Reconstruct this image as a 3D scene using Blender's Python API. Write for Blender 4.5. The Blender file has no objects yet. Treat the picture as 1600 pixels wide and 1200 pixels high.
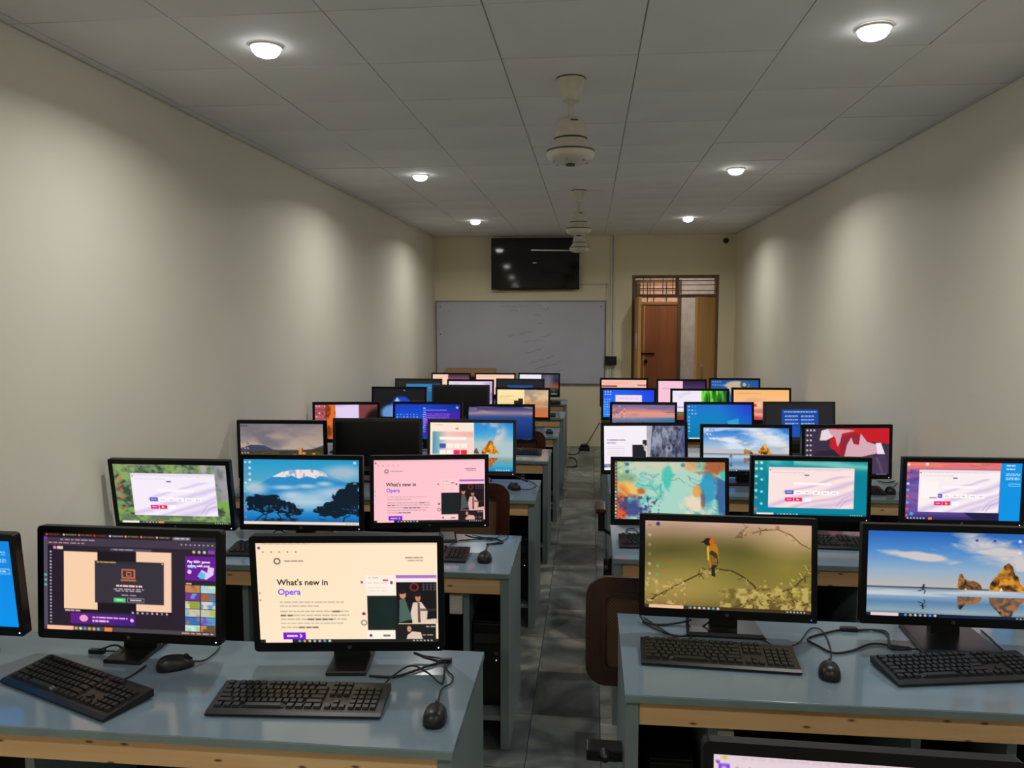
import bpy, bmesh, math, random
import numpy as np
from mathutils import Vector, Matrix

# ------------------------------------------------------------------ camera
SC = bpy.context.scene
F_PX, EYE = 1200.0, 1.80                    # focal length in pixels of a 1600x1200 frame, eye height
PITCH, YAW = math.radians(5.1428), math.radians(5.7819)
cam_data = bpy.data.cameras.new('camera'); cam_data.sensor_width = 36.0
cam_data.lens = F_PX / 1600 * 36.0; cam_data.clip_start = 0.02; cam_data.clip_end = 100
cam = bpy.data.objects.new('camera', cam_data); SC.collection.objects.link(cam)
cam.location = (0, 0, EYE); cam.rotation_euler = (math.pi / 2 - PITCH, 0, YAW)
SC.camera = cam

# ------------------------------------------------------------------ world, light, exposure
LAMP_W = 10.8                               # watts of each ceiling downlight
LAMP_COL = (1.0, 0.99, 0.955)
CORRIDOR_W = 13.0  # watts of the added corridor lamp
world = bpy.data.worlds.new('world'); SC.world = world; world.use_nodes = True
world.node_tree.nodes['Background'].inputs[0].default_value = (0.5, 0.5, 0.52, 1)
world.node_tree.nodes['Background'].inputs[1].default_value = 0.02
SC.view_settings.view_transform = 'Standard'; SC.view_settings.look = 'None'
SC.view_settings.exposure = 0.0; SC.view_settings.gamma = 1.0
SC.view_settings.use_curve_mapping = False

# ------------------------------------------------------------------ room measures (metres)
XL, XR, YB, YR, ZC = -2.137, 1.915, 10.50, -3.40, 2.861   # left, right, whiteboard end, end behind the camera, ceiling
DESK_Z = 0.755

rnd = random.Random(7)
COL = SC.collection
_r = Vector((math.cos(YAW), math.sin(YAW), 0))
_f = Vector((-math.sin(YAW) * math.cos(PITCH), math.cos(YAW) * math.cos(PITCH), -math.sin(PITCH)))
_u = _r.cross(_f)
def ray(x, y): return _f * F_PX + _r * (x - 800) - _u * (y - 600)
def atz(x, y, z=DESK_Z):                    # the point of the plane z seen at a pixel of the photograph
    d = ray(x, y); return Vector((0, 0, EYE)) + d * ((z - EYE) / d.z)
def atY(x, y, Y):                           # the point of the plane Y seen at a pixel of the photograph
    d = ray(x, y); return Vector((0, 0, EYE)) + d * (Y / d.y)

# ------------------------------------------------------------------ materials
def lin(c):
    c = np.asarray(c, float) / 255.0
    return np.where(c <= 0.04045, c / 12.92, ((c + 0.055) / 1.055) ** 2.4)
def new_mat(name):
    m = bpy.data.materials.new(name); m.use_nodes = True
    nt = m.node_tree; b = nt.nodes['Principled BSDF']
    return m, nt, b
def N(nt, kind, **kw):
    n = nt.nodes.new(kind)
    for k, v in kw.items(): setattr(n, k, v)
    return n
def ramp(nt, stops):
    r = N(nt, 'ShaderNodeValToRGB'); e = r.color_ramp.elements
    while len(e) < len(stops): e.new(0.5)
    for el, (p, c) in zip(e, stops):
        el.position = p; el.color = (*lin(c), 1)
    return r
def mat(name, col, rough=0.5, metal=0.0, spec=0.5, vary=0.06, scale=8.0, bump=0.0, bscale=200.0, coat=0.0, emit=None):
    """plain procedural material: noise-varied colour, optional fine relief"""
    m, nt, b = new_mat(name)
    tc = N(nt, 'ShaderNodeTexCoord'); nz = N(nt, 'ShaderNodeTexNoise')
    nz.inputs['Scale'].default_value = scale; nz.inputs['Detail'].default_value = 4
    nt.links.new(tc.outputs['Object'], nz.inputs['Vector'])
    c = np.asarray(col, float)
    r = ramp(nt, [(0.3, np.clip(c * (1 - vary), 0, 255)), (0.7, np.clip(c * (1 + vary), 0, 255))])
    nt.links.new(nz.outputs['Fac'], r.inputs['Fac']); nt.links.new(r.outputs['Color'], b.inputs['Base Color'])
    b.inputs['Roughness'].default_value = rough; b.inputs['Metallic'].default_value = metal
    b.inputs['Specular IOR Level'].default_value = spec; b.inputs['Coat Weight'].default_value = coat
    if bump:
        n2 = N(nt, 'ShaderNodeTexNoise'); n2.inputs['Scale'].default_value = bscale
        nt.links.new(tc.outputs['Object'], n2.inputs['Vector'])
        bp = N(nt, 'ShaderNodeBump'); bp.inputs['Strength'].default_value = bump; bp.inputs['Distance'].default_value = 0.002
        nt.links.new(n2.outputs['Fac'], bp.inputs['Height']); nt.links.new(bp.outputs['Normal'], b.inputs['Normal'])
    if emit:
        b.inputs['Emission Color'].default_value = (*lin(emit[0]), 1); b.inputs['Emission Strength'].default_value = emit[1]
    return m
def wood_mat(name, c0, c1, axis='X', scale=3.0, rough=0.45, knots=None, dist=3.0):
    m, nt, b = new_mat(name)
    tc = N(nt, 'ShaderNodeTexCoord'); mp = N(nt, 'ShaderNodeMapping')
    s = {'X': (0.35, 6, 6), 'Z': (6, 6, 0.35), 'Y': (6, 0.35, 6)}[axis]
    mp.inputs['Scale'].default_value = s; nt.links.new(tc.outputs['Object'], mp.inputs['Vector'])
    nz = N(nt, 'ShaderNodeTexNoise'); nz.inputs['Scale'].default_value = scale
    nz.inputs['Detail'].default_value = 6; nz.inputs['Distortion'].default_value = dist * 0.2
    nt.links.new(mp.outputs['Vector'], nz.inputs['Vector'])
    r = ramp(nt, [(0.32, c0), (0.68, c1)]); nt.links.new(nz.outputs['Fac'], r.inputs['Fac'])
    out = r.outputs['Color']
    if knots is not None:
        mp2 = N(nt, 'ShaderNodeMapping'); mp2.inputs['Rotation'].default_value = (math.pi / 2, 0, 0); mp2.inputs['Scale'].default_value = (5.0, 15.0, 15.0)
        nt.links.new(tc.outputs['Object'], mp2.inputs['Vector'])
        vo = N(nt, 'ShaderNodeTexVoronoi', voronoi_dimensions='2D'); vo.inputs['Scale'].default_value = 1.0
        nt.links.new(mp2.outputs['Vector'], vo.inputs['Vector'])
        r2 = ramp(nt, [(0.025, (255, 255, 255)), (0.075, (0, 0, 0))]); nt.links.new(vo.outputs['Distance'], r2.inputs['Fac'])
        mx = N(nt, 'ShaderNodeMix', data_type='RGBA'); mx.inputs['B'].default_value = (*lin(knots), 1)
        nt.links.new(r2.outputs['Color'], mx.inputs['Factor']); nt.links.new(out, mx.inputs['A'])
        out = mx.outputs['Result']
    nt.links.new(out, b.inputs['Base Color']); b.inputs['Roughness'].default_value = rough
    return m
def marble_mat():
    m, nt, b = new_mat('grey_marble')
    tc = N(nt, 'ShaderNodeTexCoord'); oi = N(nt, 'ShaderNodeObjectInfo')
    ad = N(nt, 'ShaderNodeVectorMath', operation='ADD'); sc = N(nt, 'ShaderNodeVectorMath', operation='SCALE')
    cx = N(nt, 'ShaderNodeCombineXYZ')
    nt.links.new(oi.outputs['Random'], cx.inputs[0]); nt.links.new(oi.outputs['Random'], cx.inputs[1])
    nt.links.new(cx.outputs[0], sc.inputs[0]); sc.inputs['Scale'].default_value = 40
    geo = N(nt, 'ShaderNodeNewGeometry')
    nt.links.new(geo.outputs['Position'], ad.inputs[0]); nt.links.new(sc.outputs[0], ad.inputs[1])
    nz = N(nt, 'ShaderNodeTexNoise'); nz.inputs['Scale'].default_value = 2.6; nz.inputs['Detail'].default_value = 7; nz.inputs['Distortion'].default_value = 1.6
    nt.links.new(ad.outputs[0], nz.inputs['Vector'])
    r = ramp(nt, [(0.30, (84, 90, 94)), (0.46, (120, 127, 128)), (0.56, (150, 152, 146)), (0.72, (190, 188, 174))])
    nt.links.new(nz.outputs['Fac'], r.inputs['Fac'])
    mx = N(nt, 'ShaderNodeMix', data_type='RGBA', blend_type='MULTIPLY'); mx.inputs['Factor'].default_value = 0.7
    r2 = ramp(nt, [(0.0, (150, 154, 154)), (1.0, (250, 246, 236))]); nt.links.new(oi.outputs['Random'], r2.inputs['Fac'])
    nt.links.new(r.outputs['Color'], mx.inputs['A']); nt.links.new(r2.outputs['Color'], mx.inputs['B'])
    nt.links.new(mx.outputs['Result'], b.inputs['Base Color']); b.inputs['Roughness'].default_value = 0.28
    return m
def cane_mat():
    m, nt, b = new_mat('woven_cane')
    tc = N(nt, 'ShaderNodeTexCoord'); w = N(nt, 'ShaderNodeTexChecker'); w.inputs['Scale'].default_value = 160
    w.inputs[1].default_value = (*lin((120, 88, 60)), 1); w.inputs[2].default_value = (*lin((84, 58, 38)), 1)
    nt.links.new(tc.outputs['Object'], w.inputs['Vector']); nt.links.new(w.outputs['Color'], b.inputs['Base Color'])
    b.inputs['Roughness'].default_value = 0.6
    return m
def screen_mat():
    m, nt, b = new_mat('lit_screen')
    at = N(nt, 'ShaderNodeAttribute'); at.attribute_name = 'screen_image'
    nt.links.new(at.outputs['Color'], b.inputs['Emission Color'])
    b.inputs['Emission Strength'].default_value = 1.0
    b.inputs['Base Color'].default_value = (0.006, 0.006, 0.007, 1); b.inputs['Roughness'].default_value = 0.4
    b.inputs['Specular IOR Level'].default_value = 0.25
    m.cycles.emission_sampling = 'NONE'
    return m

M = {
 'wall': mat('cream_wall_paint', (238, 233, 216), 0.55, vary=0.01, scale=1.2, bump=0.12, bscale=60),
 'wall_end': mat('yellow_cream_paint', (238, 228, 194), 0.6, vary=0.015, scale=1.2, bump=0.12, bscale=60),
 'tile': mat('ceiling_board', (236, 233, 230), 0.75, vary=0.02, scale=1.5, bump=0.1, bscale=120),
 'grid': mat('ceiling_grid_metal', (190, 186, 178), 0.5, vary=0.05),
 'plenum': mat('ceiling_plenum', (60, 58, 54), 0.9),
 'marble': marble_mat(),
 'grout': mat('floor_grout', (70, 72, 70), 0.8),
 'laminate': mat('blue_grey_laminate', (120, 140, 153), 0.13, vary=0.02, scale=3, spec=0.6, bump=0.02, bscale=25),
 'lam_edge': mat('laminate_edge_band', (124, 140, 138), 0.35, vary=0.04),
 'panel': mat('grey_desk_panel', (126, 141, 142), 0.4, vary=0.04, scale=3),
 'pine': wood_mat('raw_pine', (216, 170, 116), (238, 198, 144), 'X', 3.0, 0.6, knots=(112, 68, 36)),
 'black': mat('black_plastic', (13, 13, 15), 0.38, vary=0.1, bump=0.05, bscale=400),
 'bezel': mat('black_monitor_plastic', (11, 11, 13), 0.4, vary=0.1, spec=0.25),
 'bezel_grey': mat('charcoal_monitor_plastic', (40, 40, 40), 0.4, vary=0.1),
 'stand': mat('dark_stand_plastic', (26, 26, 28), 0.3, vary=0.1),
 'key': mat('black_key_plastic', (17, 16, 16), 0.42, vary=0.1),
 'cord': mat('black_cord', (14, 14, 16), 0.5),
 'tower': mat('black_painted_steel', (12, 12, 13), 0.45, vary=0.1),
 'emblem': mat('grey_emblem', (92, 94, 98), 0.3, metal=0.6),
 'led': mat('white_power_light', (240, 240, 255), 0.4, emit=((235, 240, 255), 1.5)),
 'led_blue': mat('blue_power_light', (60, 60, 255), 0.4, emit=((60, 70, 255), 2.0)),
 'screen': screen_mat(),
 'off': mat('switched_off_screen', (10, 10, 12), 0.3, vary=0.05, spec=0.4),
 'ink': mat('dark_screen_lettering', (50, 36, 40), 0.6, emit=((52, 36, 40), 1.0)),
 'violet': mat('violet_screen_lettering', (112, 66, 214), 0.6, emit=((112, 66, 214), 1.0)),
 'white_ink': mat('white_screen_lettering', (245, 235, 245), 0.6, emit=((245, 235, 245), 1.0)),
 'chair_wood': wood_mat('reddish_brown_wood', (46, 20, 14), (70, 30, 20), 'Z', 2.5, 0.3),
 'cane': cane_mat(),
 'dark_metal': mat('dark_metal_tube', (40, 38, 38), 0.35, metal=0.7),
 'white': mat('white_plastic', (216, 210, 196), 0.45, vary=0.03),
 'fan': mat('cream_fan_enamel', (214, 208, 190), 0.3, vary=0.03, scale=20),
 'fan_line': mat('dark_fan_band', (70, 66, 58), 0.5),
 'steel': mat('bare_steel', (170, 170, 168), 0.3, metal=0.9),
 'board': mat('whiteboard_enamel', (196, 196, 208), 0.22, vary=0.02, scale=2),
 'board_frame': mat('whiteboard_aluminium', (150, 148, 146), 0.35, metal=0.5),
 'marker': mat('faded_marker_ink', (120, 118, 130), 0.6, vary=0.15, scale=40),
 'tv': mat('glossy_tv_glass', (5, 5, 6), 0.06, spec=0.6),
 'tv_msg': mat('tv_message_box', (80, 80, 82), 0.6, emit=((96, 96, 98), 1.0)),
 'door_frame': wood_mat('brown_door_frame', (92, 66, 40), (124, 92, 56), 'Z', 2.5, 0.45),
 'door_leaf': wood_mat('honey_door_wood', (196, 148, 84), (216, 168, 100), 'Z', 2.0, 0.4),
 'door_far': wood_mat('red_brown_door_wood', (142, 84, 50), (164, 102, 62), 'Z', 1.5, 0.5),
 'lectern': wood_mat('light_brown_wood', (150, 112, 62), (176, 134, 78), 'X', 2.0, 0.5),
 'paper': mat('white_paper', (226, 226, 230), 0.7),
 'corridor': mat('white_corridor_paint', (220, 212, 205), 0.7),
 'brick_glow': mat('glowing_brickwork', (196, 150, 124), 0.8, vary=0.2, scale=14, emit=((206, 158, 130), 0.42)),  # emission stands in for light on the brick behind the fanlight
 'lamp': mat('lit_lamp_diffuser', (255, 255, 255), 0.5, emit=((252, 252, 255), 10.0)),
 'dome': mat('dark_camera_dome', (28, 24, 22), 0.2),
 'breaker': mat('dark_switch_box', (46, 40, 36), 0.4),
}

# ------------------------------------------------------------------ mesh helpers
def box(bm, c, s, rot=None, bev=0.0):
    r = bmesh.ops.create_cube(bm, size=1.0)
    vs = r['verts']
    bmesh.ops.scale(bm, vec=s, verts=vs)
    if bev:
        es = list({e for v in vs for e in v.link_edges})
        rb = bmesh.ops.bevel(bm, geom=es, offset=bev, segments=2, affect='EDGES', profile=0.6)
        vs = list({v for f in rb['faces'] for v in f.verts} | {v for v in vs if v.is_valid})
    if rot is not None: bmesh.ops.transform(bm, matrix=rot.to_4x4(), verts=vs)
    bmesh.ops.translate(bm, vec=c, verts=vs)
    return vs
def lathe(bm, prof, seg=24, c=(0, 0, 0), closed=False):
    rings = []
    for r, z in prof:
        if r < 1e-6: rings.append([bm.verts.new((c[0], c[1], c[2] + z))])
        else: rings.append([bm.verts.new((c[0] + r * math.cos(2 * math.pi * i / seg), c[1] + r * math.sin(2 * math.pi * i / seg), c[2] + z)) for i in range(seg)])
    for a, b in zip(rings, rings[1:] + (rings[:1] if closed else [])):
        for i in range(seg):
            j = (i + 1) % seg
            q = [a[i % len(a)], a[j % len(a)], b[j % len(b)], b[i % len(b)]]
            u = []
            for v in q:
                if v not in u: u.append(v)
            if len(u) > 2: bm.faces.new(u)
    for ring in (() if closed else (rings[0], rings[-1])):
        if len(ring) > 2: bm.faces.new(ring)
def smooth_path(pts, n=6):
    pts = [Vector(p) for p in pts]; out = []
    P = [pts[0] * 2 - pts[1]] + pts + [pts[-1] * 2 - pts[-2]]
    for i in range(1, len(P) - 2):
        a, b, c, d = P[i - 1:i + 3]
        for k in range(n):
            t = k / n
            out.append(0.5 * ((2 * b) + (c - a) * t + (2 * a - 5 * b + 4 * c - d) * t * t + (3 * b - a - 3 * c + d) * t ** 3))
    out.append(pts[-1]); return out
def tube(bm, pts, rad, seg=6, n=6):
    P = smooth_path(pts, n) if n else [Vector(p) for p in pts]
    up = Vector((0, 0, 1)); rings = []
    for i, p in enumerate(P):
        t = (P[min(i + 1, len(P) - 1)] - P[max(i - 1, 0)])
        t = t.normalized() if t.length > 1e-9 else Vector((1, 0, 0))
        s = t.cross(up)
        s = s.normalized() if s.length > 1e-3 else t.cross(Vector((1, 0, 0))).normalized()
        w = s.cross(t).normalized()
        rings.append([bm.verts.new(p + (s * math.cos(2 * math.pi * k / seg) + w * math.sin(2 * math.pi * k / seg)) * rad) for k in range(seg)])
    for a, b in zip(rings, rings[1:]):
        for k in range(seg): bm.faces.new((a[k], a[(k + 1) % seg], b[(k + 1) % seg], b[k]))
    bm.faces.new(rings[0]); bm.faces.new(list(reversed(rings[-1])))
def rrect(w, h, r, n=4):
    out = []
    for cx, cy, a0 in ((w / 2 - r, h / 2 - r, 0), (-w / 2 + r, h / 2 - r, 90), (-w / 2 + r, -h / 2 + r, 180), (w / 2 - r, -h / 2 + r, 270)):
        for k in range(n + 1):
            a = math.radians(a0 + 90 * k / n); out.append((cx + r * math.cos(a), cy + r * math.sin(a)))
    return out
def prism(bm, poly, y0, y1, f=lambda x, y, z: (x, y, z)):
    """outline in x,z swept from y0 to y1"""
    a = [bm.verts.new(f(x, y0, z)) for x, z in poly]; b = [bm.verts.new(f(x, y1, z)) for x, z in poly]
    n = len(poly)
    for i in range(n): bm.faces.new((a[i], a[(i + 1) % n], b[(i + 1) % n], b[i]))
    bm.faces.new(a); bm.faces.new(list(reversed(b)))
def ring_prism(bm, outer, inner, y0, y1):
    n = len(outer)
    L = [[bm.verts.new((x, y, z)) for x, z in pl] for pl, y in ((outer, y0), (outer, y1), (inner, y1), (inner, y0))]
    for q in range(4):
        a, b = L[q], L[(q + 1) % 4]
        for i in range(n): bm.faces.new((a[i], a[(i + 1) % n], b[(i + 1) % n], b[i]))
def obj(name, bm, material, parent=None, smooth=False, loc=None, rot=None):
    bmesh.ops.recalc_face_normals(bm, faces=bm.faces[:])
    me = bpy.data.meshes.new(name); bm.to_mesh(me); bm.free()
    if smooth:
        me.polygons.foreach_set('use_smooth', [True] * len(me.polygons))
        if smooth != 'all':
            try: me.set_sharp_from_angle(angle=math.radians(40))
            except Exception: pass
    me.materials.append(M[material])
    o = bpy.data.objects.new(name, me); COL.objects.link(o)
    if parent: o.parent = parent
    if loc is not None: o.location = loc
    if rot is not None: o.rotation_euler = rot
    return o
def mk(name, material, parent, fn, **kw):
    bm = bmesh.new(); fn(bm); return obj(name, bm, material, parent, **kw)
def mbox(name, material, parent, c, s, mrot=None, bev=0.0, **kw):
    return mk(name, material, parent, lambda bm: box(bm, c, s, mrot, bev), **kw)
def empty(name, loc=(0, 0, 0), rz=0.0):
    o = bpy.data.objects.new(name, None); COL.objects.link(o); o.location = loc; o.rotation_euler = (0, 0, rz)
    o.empty_display_size = 0.05
    return o
def tag(o, label, cat, group=None, kind=None):
    o['label'] = label; o['category'] = cat
    if group: o['group'] = group
    if kind: o['kind'] = kind
    return o
def share(name, me, parent, loc, rz=0.0, scale=None):
    o = bpy.data.objects.new(name, me); COL.objects.link(o); o.parent = parent; o.location = loc
    if rz: o.rotation_euler = (0, 0, rz)
    if scale: o.scale = scale
    return o
def mesh_of(name, material, fn):
    bm = bmesh.new(); fn(bm); bmesh.ops.recalc_face_normals(bm, faces=bm.faces[:])
    me = bpy.data.meshes.new(name); bm.to_mesh(me); bm.free(); me.materials.append(M[material]); return me
def text_mesh(name, s, size, material, parent, loc, rot, align='LEFT', extrude=0.0002):
    cu = bpy.data.curves.new(name, 'FONT'); cu.body = s; cu.size = size; cu.align_x = align; cu.extrude = extrude
    cu.resolution_u = 3; cu.offset = size * (0.022 if size > 0.02 else 0.008)
    t = bpy.data.objects.new(name, cu); COL.objects.link(t)
    me = bpy.data.meshes.new_from_object(t.evaluated_get(bpy.context.evaluated_depsgraph_get()))
    bpy.data.objects.remove(t); bpy.data.curves.remove(cu)
    me.name = name; me.materials.clear(); me.materials.append(M[material])
    o = bpy.data.objects.new(name, me); COL.objects.link(o); o.parent = parent; o.location = loc; o.rotation_euler = rot
    return o

# ------------------------------------------------------------------ the room
t = mbox('floor', 'grout', None, ((XL + XR) / 2, (YB + YR) / 2, -0.06), (XR - XL + 0.4, YB - YR + 0.4, 0.108))
tag(t, 'grey marble tiled floor of the narrow computer room', 'floor', kind='structure')
# aisle tiles one by one, the rest of the floor (hidden under the desks) joined
TX, TY, X0 = 0.305, 0.42, -0.245
tile_me = mesh_of('floor_tile', 'marble', lambda bm: box(bm, (0, 0, 0), (TX - 0.003, TY - 0.003, 0.012)))
rest = bmesh.new()
for i in range(-7, 8):
    xa, xb = max(X0 + i * TX, XL), min(X0 + (i + 1) * TX, XR)
    if xb - xa < 0.02: continue
    y = YR; k = 0
    while y < YB - 0.02:
        yb = min(y + TY, YB)
        if i in (-1, 0, 1) and yb - y > TY - 0.01 and y > 0.2 and xb - xa > TX - 0.01:
            share('floor_tile', tile_me, t, ((xa + xb) / 2, (y + yb) / 2, -0.006))
        else: box(rest, ((xa + xb) / 2, (y + yb) / 2, -0.006), (xb - xa - 0.003, yb - y - 0.003, 0.012))
        y += TY; k += 1
o = obj('floor_tile_field', rest, 'marble', t); o['kind'] = 'stuff'

def wall(name, lab, c, s, m='wall'):
    return tag(mbox(name, m, None, c, s), lab, 'wall', kind='structure')
wall('wall_left', 'long plain cream wall on the left of the desks', (XL - 0.1, (YB + YR) / 2, ZC / 2 + 0.05), (0.2, YB - YR + 0.4, ZC + 0.1))
wall('wall_right', 'long plain cream wall on the right of the desks', (XR + 0.1, (YB + YR) / 2, ZC / 2 + 0.05), (0.2, YB - YR + 0.4, ZC + 0.1))
wall('wall_rear', 'cream end wall behind the camera', ((XL + XR) / 2, YR - 0.1, ZC / 2 + 0.05), (XR - XL, 0.2, ZC + 0.1))
DX0, DX1, DZ1 = 0.559, 1.701, 2.33
bm = bmesh.new()
for xa, xb, za, zb in ((XL, DX0, 0, ZC + 0.1), (DX1, XR, 0, ZC + 0.1), (DX0, DX1, DZ1, ZC + 0.1)):
    box(bm, ((xa + xb) / 2, YB + 0.1, (za + zb) / 2), (xb - xa, 0.2, zb - za))
tag(obj('wall_back', bm, 'wall_end'), 'yellowish cream end wall with the whiteboard and the doorway', 'wall', kind='structure')

# ceiling: slab, boards one by one, metal grid
ce = mbox('ceiling', 'plenum', None, ((XL + XR) / 2, (YB + YR) / 2, ZC + 0.07), (XR - XL + 0.4, YB - YR + 0.4, 0.10))
tag(ce, 'suspended ceiling of square grey boards', 'ceiling', kind='structure')
S, GX, GY = 0.5655, -0.378, 3.285
xs = [XL + 0.006] + [GX + k * S for k in range(-3, 5) if XL + 0.02 < GX + k * S < XR - 0.02] + [XR - 0.006]
ys = [YR + 0.006] + [GY + k * S for k in range(-12, 14) if YR + 0.02 < GY + k * S < YB - 0.02] + [YB - 0.006]
full_me = mesh_of('ceiling_board', 'tile', lambda bm: box(bm, (0, 0, 0), (S - 0.006, S - 0.006, 0.012)))
for i in range(len(xs) - 1):
    for j in range(len(ys) - 1):
        w, d = xs[i + 1] - xs[i], ys[j + 1] - ys[j]
        c = ((xs[i] + xs[i + 1]) / 2, (ys[j] + ys[j + 1]) / 2, ZC + 0.006 + rnd.uniform(-0.0015, 0.0015))
        if abs(w - S) < 0.01 and abs(d - S) < 0.01: q = share('ceiling_board', full_me, ce, c)
        else: q = mbox('ceiling_board', 'tile', ce, (0, 0, 0), (w - 0.006, d - 0.006, 0.012), loc=c)
        q.rotation_euler = (rnd.uniform(-0.004, 0.004), rnd.uniform(-0.004, 0.004), rnd.uniform(-0.002, 0.002))
for x in xs[1:-1]: mbox('grid_bar', 'grid', ce, (x, (YB + YR) / 2, ZC + 0.012), (0.022, YB - YR - 0.02, 0.012))
for y in ys[1:-1]: mbox('grid_bar', 'grid', ce, ((XL + XR) / 2, y, ZC + 0.0125), (XR - XL - 0.02, 0.022, 0.012))

# ceiling downlights
def lamp(x, y, lab):
    e = empty('ceiling_downlight', (x, y, ZC - 0.002)); tag(e, lab, 'ceiling light', 'round ceiling downlights')
    mk('trim_ring', 'white', e, lambda bm: lathe(bm, [(0.0545, -0.001), (0.0545, -0.010), (0.062, -0.008), (0.064, -0.003), (0.064, 0.0), (0.0545, 0.0)], 32, closed=True), smooth=True)
    mk('diffuser', 'lamp', e, lambda bm: lathe(bm, [(0.0, -0.044), (0.024, -0.042), (0.042, -0.035), (0.0535, -0.022), (0.0550, -0.012), (0.0550, -0.004), (0.0, -0.004)], 32), smooth=True)
    ld = bpy.data.lights.new('downlight_beam', 'AREA'); ld.shape = 'DISK'; ld.size = 0.11; ld.energy = LAMP_W; ld.color = LAMP_COL
    ld.spread = math.radians(158)
    lo = bpy.data.objects.new('downlight_beam', ld); COL.objects.link(lo); lo.parent = e; lo.location = (0, 0, -0.047)
lamp(-1.285, 3.03, 'lit round ceiling light nearest on the left row')
lamp(-1.295, 5.86, 'lit round ceiling light in the middle of the left row')
lamp(-1.300, 8.73, 'lit round ceiling light farthest on the left row, toward the television')
lamp(1.036, 3.07, 'lit round ceiling light nearest on the right row')
lamp(1.046, 5.84, 'lit round ceiling light in the middle of the right row')
lamp(1.060, 8.70, 'lit round ceiling light farthest on the right row, toward the door')
for y in (0.22, -2.6):                      # the two rows run on behind the photographer
    for x, s in ((-1.285, 'left'), (1.036, 'right')):
        lamp(x, y, 'lit round ceiling light %s the photographer on the %s row' % ('over' if y > 0 else 'behind', s))

# ceiling fans
def fan(x, y, lab, blade=False):
    e = empty('ceiling_fan', (x, y, ZC - 0.002)); tag(e, lab, 'fan', 'ceiling fans over the aisle')
    mk('canopy', 'fan', e, lambda bm: lathe(bm, [(0.0, 0.0), (0.063, 0.0), (0.064, -0.008), (0.050, -0.070), (0.043, -0.096), (0.038, -0.100), (0.0, -0.100)], 32), smooth=True)
    mk('canopy_rim', 'fan_line', e, lambda bm: lathe(bm, [(0.064, 0.001), (0.066, 0.001), (0.066, -0.004), (0.064, -0.004)], 32, closed=True))
    mk('down_rod', 'fan', e, lambda bm: lathe(bm, [(0.0, -0.09), (0.0125, -0.09), (0.0125, -0.185), (0.0, -0.185)], 16), smooth=True)
    mk('motor_cover', 'fan', e, lambda bm: lathe(bm, [(0.0, -0.172), (0.028, -0.172), (0.050, -0.178), (0.060, -0.190), (0.066, -0.220), (0.073, -0.258), (0.075, -0.266), (0.073, -0.270), (0.082, -0.290), (0.098, -0.310), (0.108, -0.318), (0.0, -0.318)], 40), smooth=True)
    mk('motor_band', 'fan_line', e, lambda bm: lathe(bm, [(0.104, -0.317), (0.109, -0.318), (0.109, -0.324), (0.104, -0.325)], 40, closed=True))
    mk('cover_seam', 'fan_line', e, lambda bm: lathe(bm, [(0.0735, -0.262), (0.0755, -0.264), (0.0755, -0.268), (0.0735, -0.270)], 40, closed=True))
    mk('motor_housing', 'fan', e, lambda bm: lathe(bm, [(0.0, -0.320), (0.104, -0.320), (0.110, -0.328), (0.109, -0.340), (0.100, -0.356), (0.070, -0.372), (0.030, -0.376), (0.0, -0.376)], 40), smooth=True)
    mk('hub_cap', 'fan_line', e, lambda bm: lathe(bm, [(0.0, -0.370), (0.022, -0.372), (0.020, -0.384), (0.0, -0.386)], 20), smooth=True)
    mbox('name_plate', 'fan_line', e, (0.018, -0.066, -0.196), (0.034, 0.002, 0.006), Matrix.Rotation(math.radians(14), 3, 'Z'))
    scr = mesh_of('blade_screw', 'steel', lambda bm: lathe(bm, [(0.0, 0.0), (0.006, 0.0), (0.006, -0.007), (0.0, -0.008)], 8))
    for k in range(6):
        a = math.radians(60 * k + 20); share('blade_screw', scr, e, (0.082 * math.cos(a), 0.082 * math.sin(a), -0.365))
    if blade:
        def f(bm):
            R = Matrix.Rotation(math.radians(10), 3, 'X')
            pr = [(-0.10, -0.022), (-0.20, -0.045), (-0.52, -0.062), (-0.535, 0.0), (-0.52, 0.062), (-0.20, 0.045), (-0.10, 0.022)]
            a = [bm.verts.new(R @ Vector((x, yy, 0.003)) + Vector((0, 0, -0.352 - 0.02 * (x + 0.1)))) for x, yy in pr]
            b = [bm.verts.new(R @ Vector((x, yy, -0.002)) + Vector((0, 0, -0.352 - 0.02 * (x + 0.1)))) for x, yy in pr]
            bm.faces.new(a); bm.faces.new(list(reversed(b)))
            for i in range(len(pr)): bm.faces.new((a[i], a[(i + 1) % 7], b[(i + 1) % 7], b[i]))
        mk('blade', 'fan', e, f)
fan(-0.095, 3.574, 'cream ceiling fan motor nearest to the camera, hanging from a conical canopy')
fan(-0.105, 6.72, 'cream ceiling fan, second from the camera, seen above the farthest fan')
fan(-0.125, 8.60, 'cream ceiling fan farthest away, with one blade across the television', True)

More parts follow.
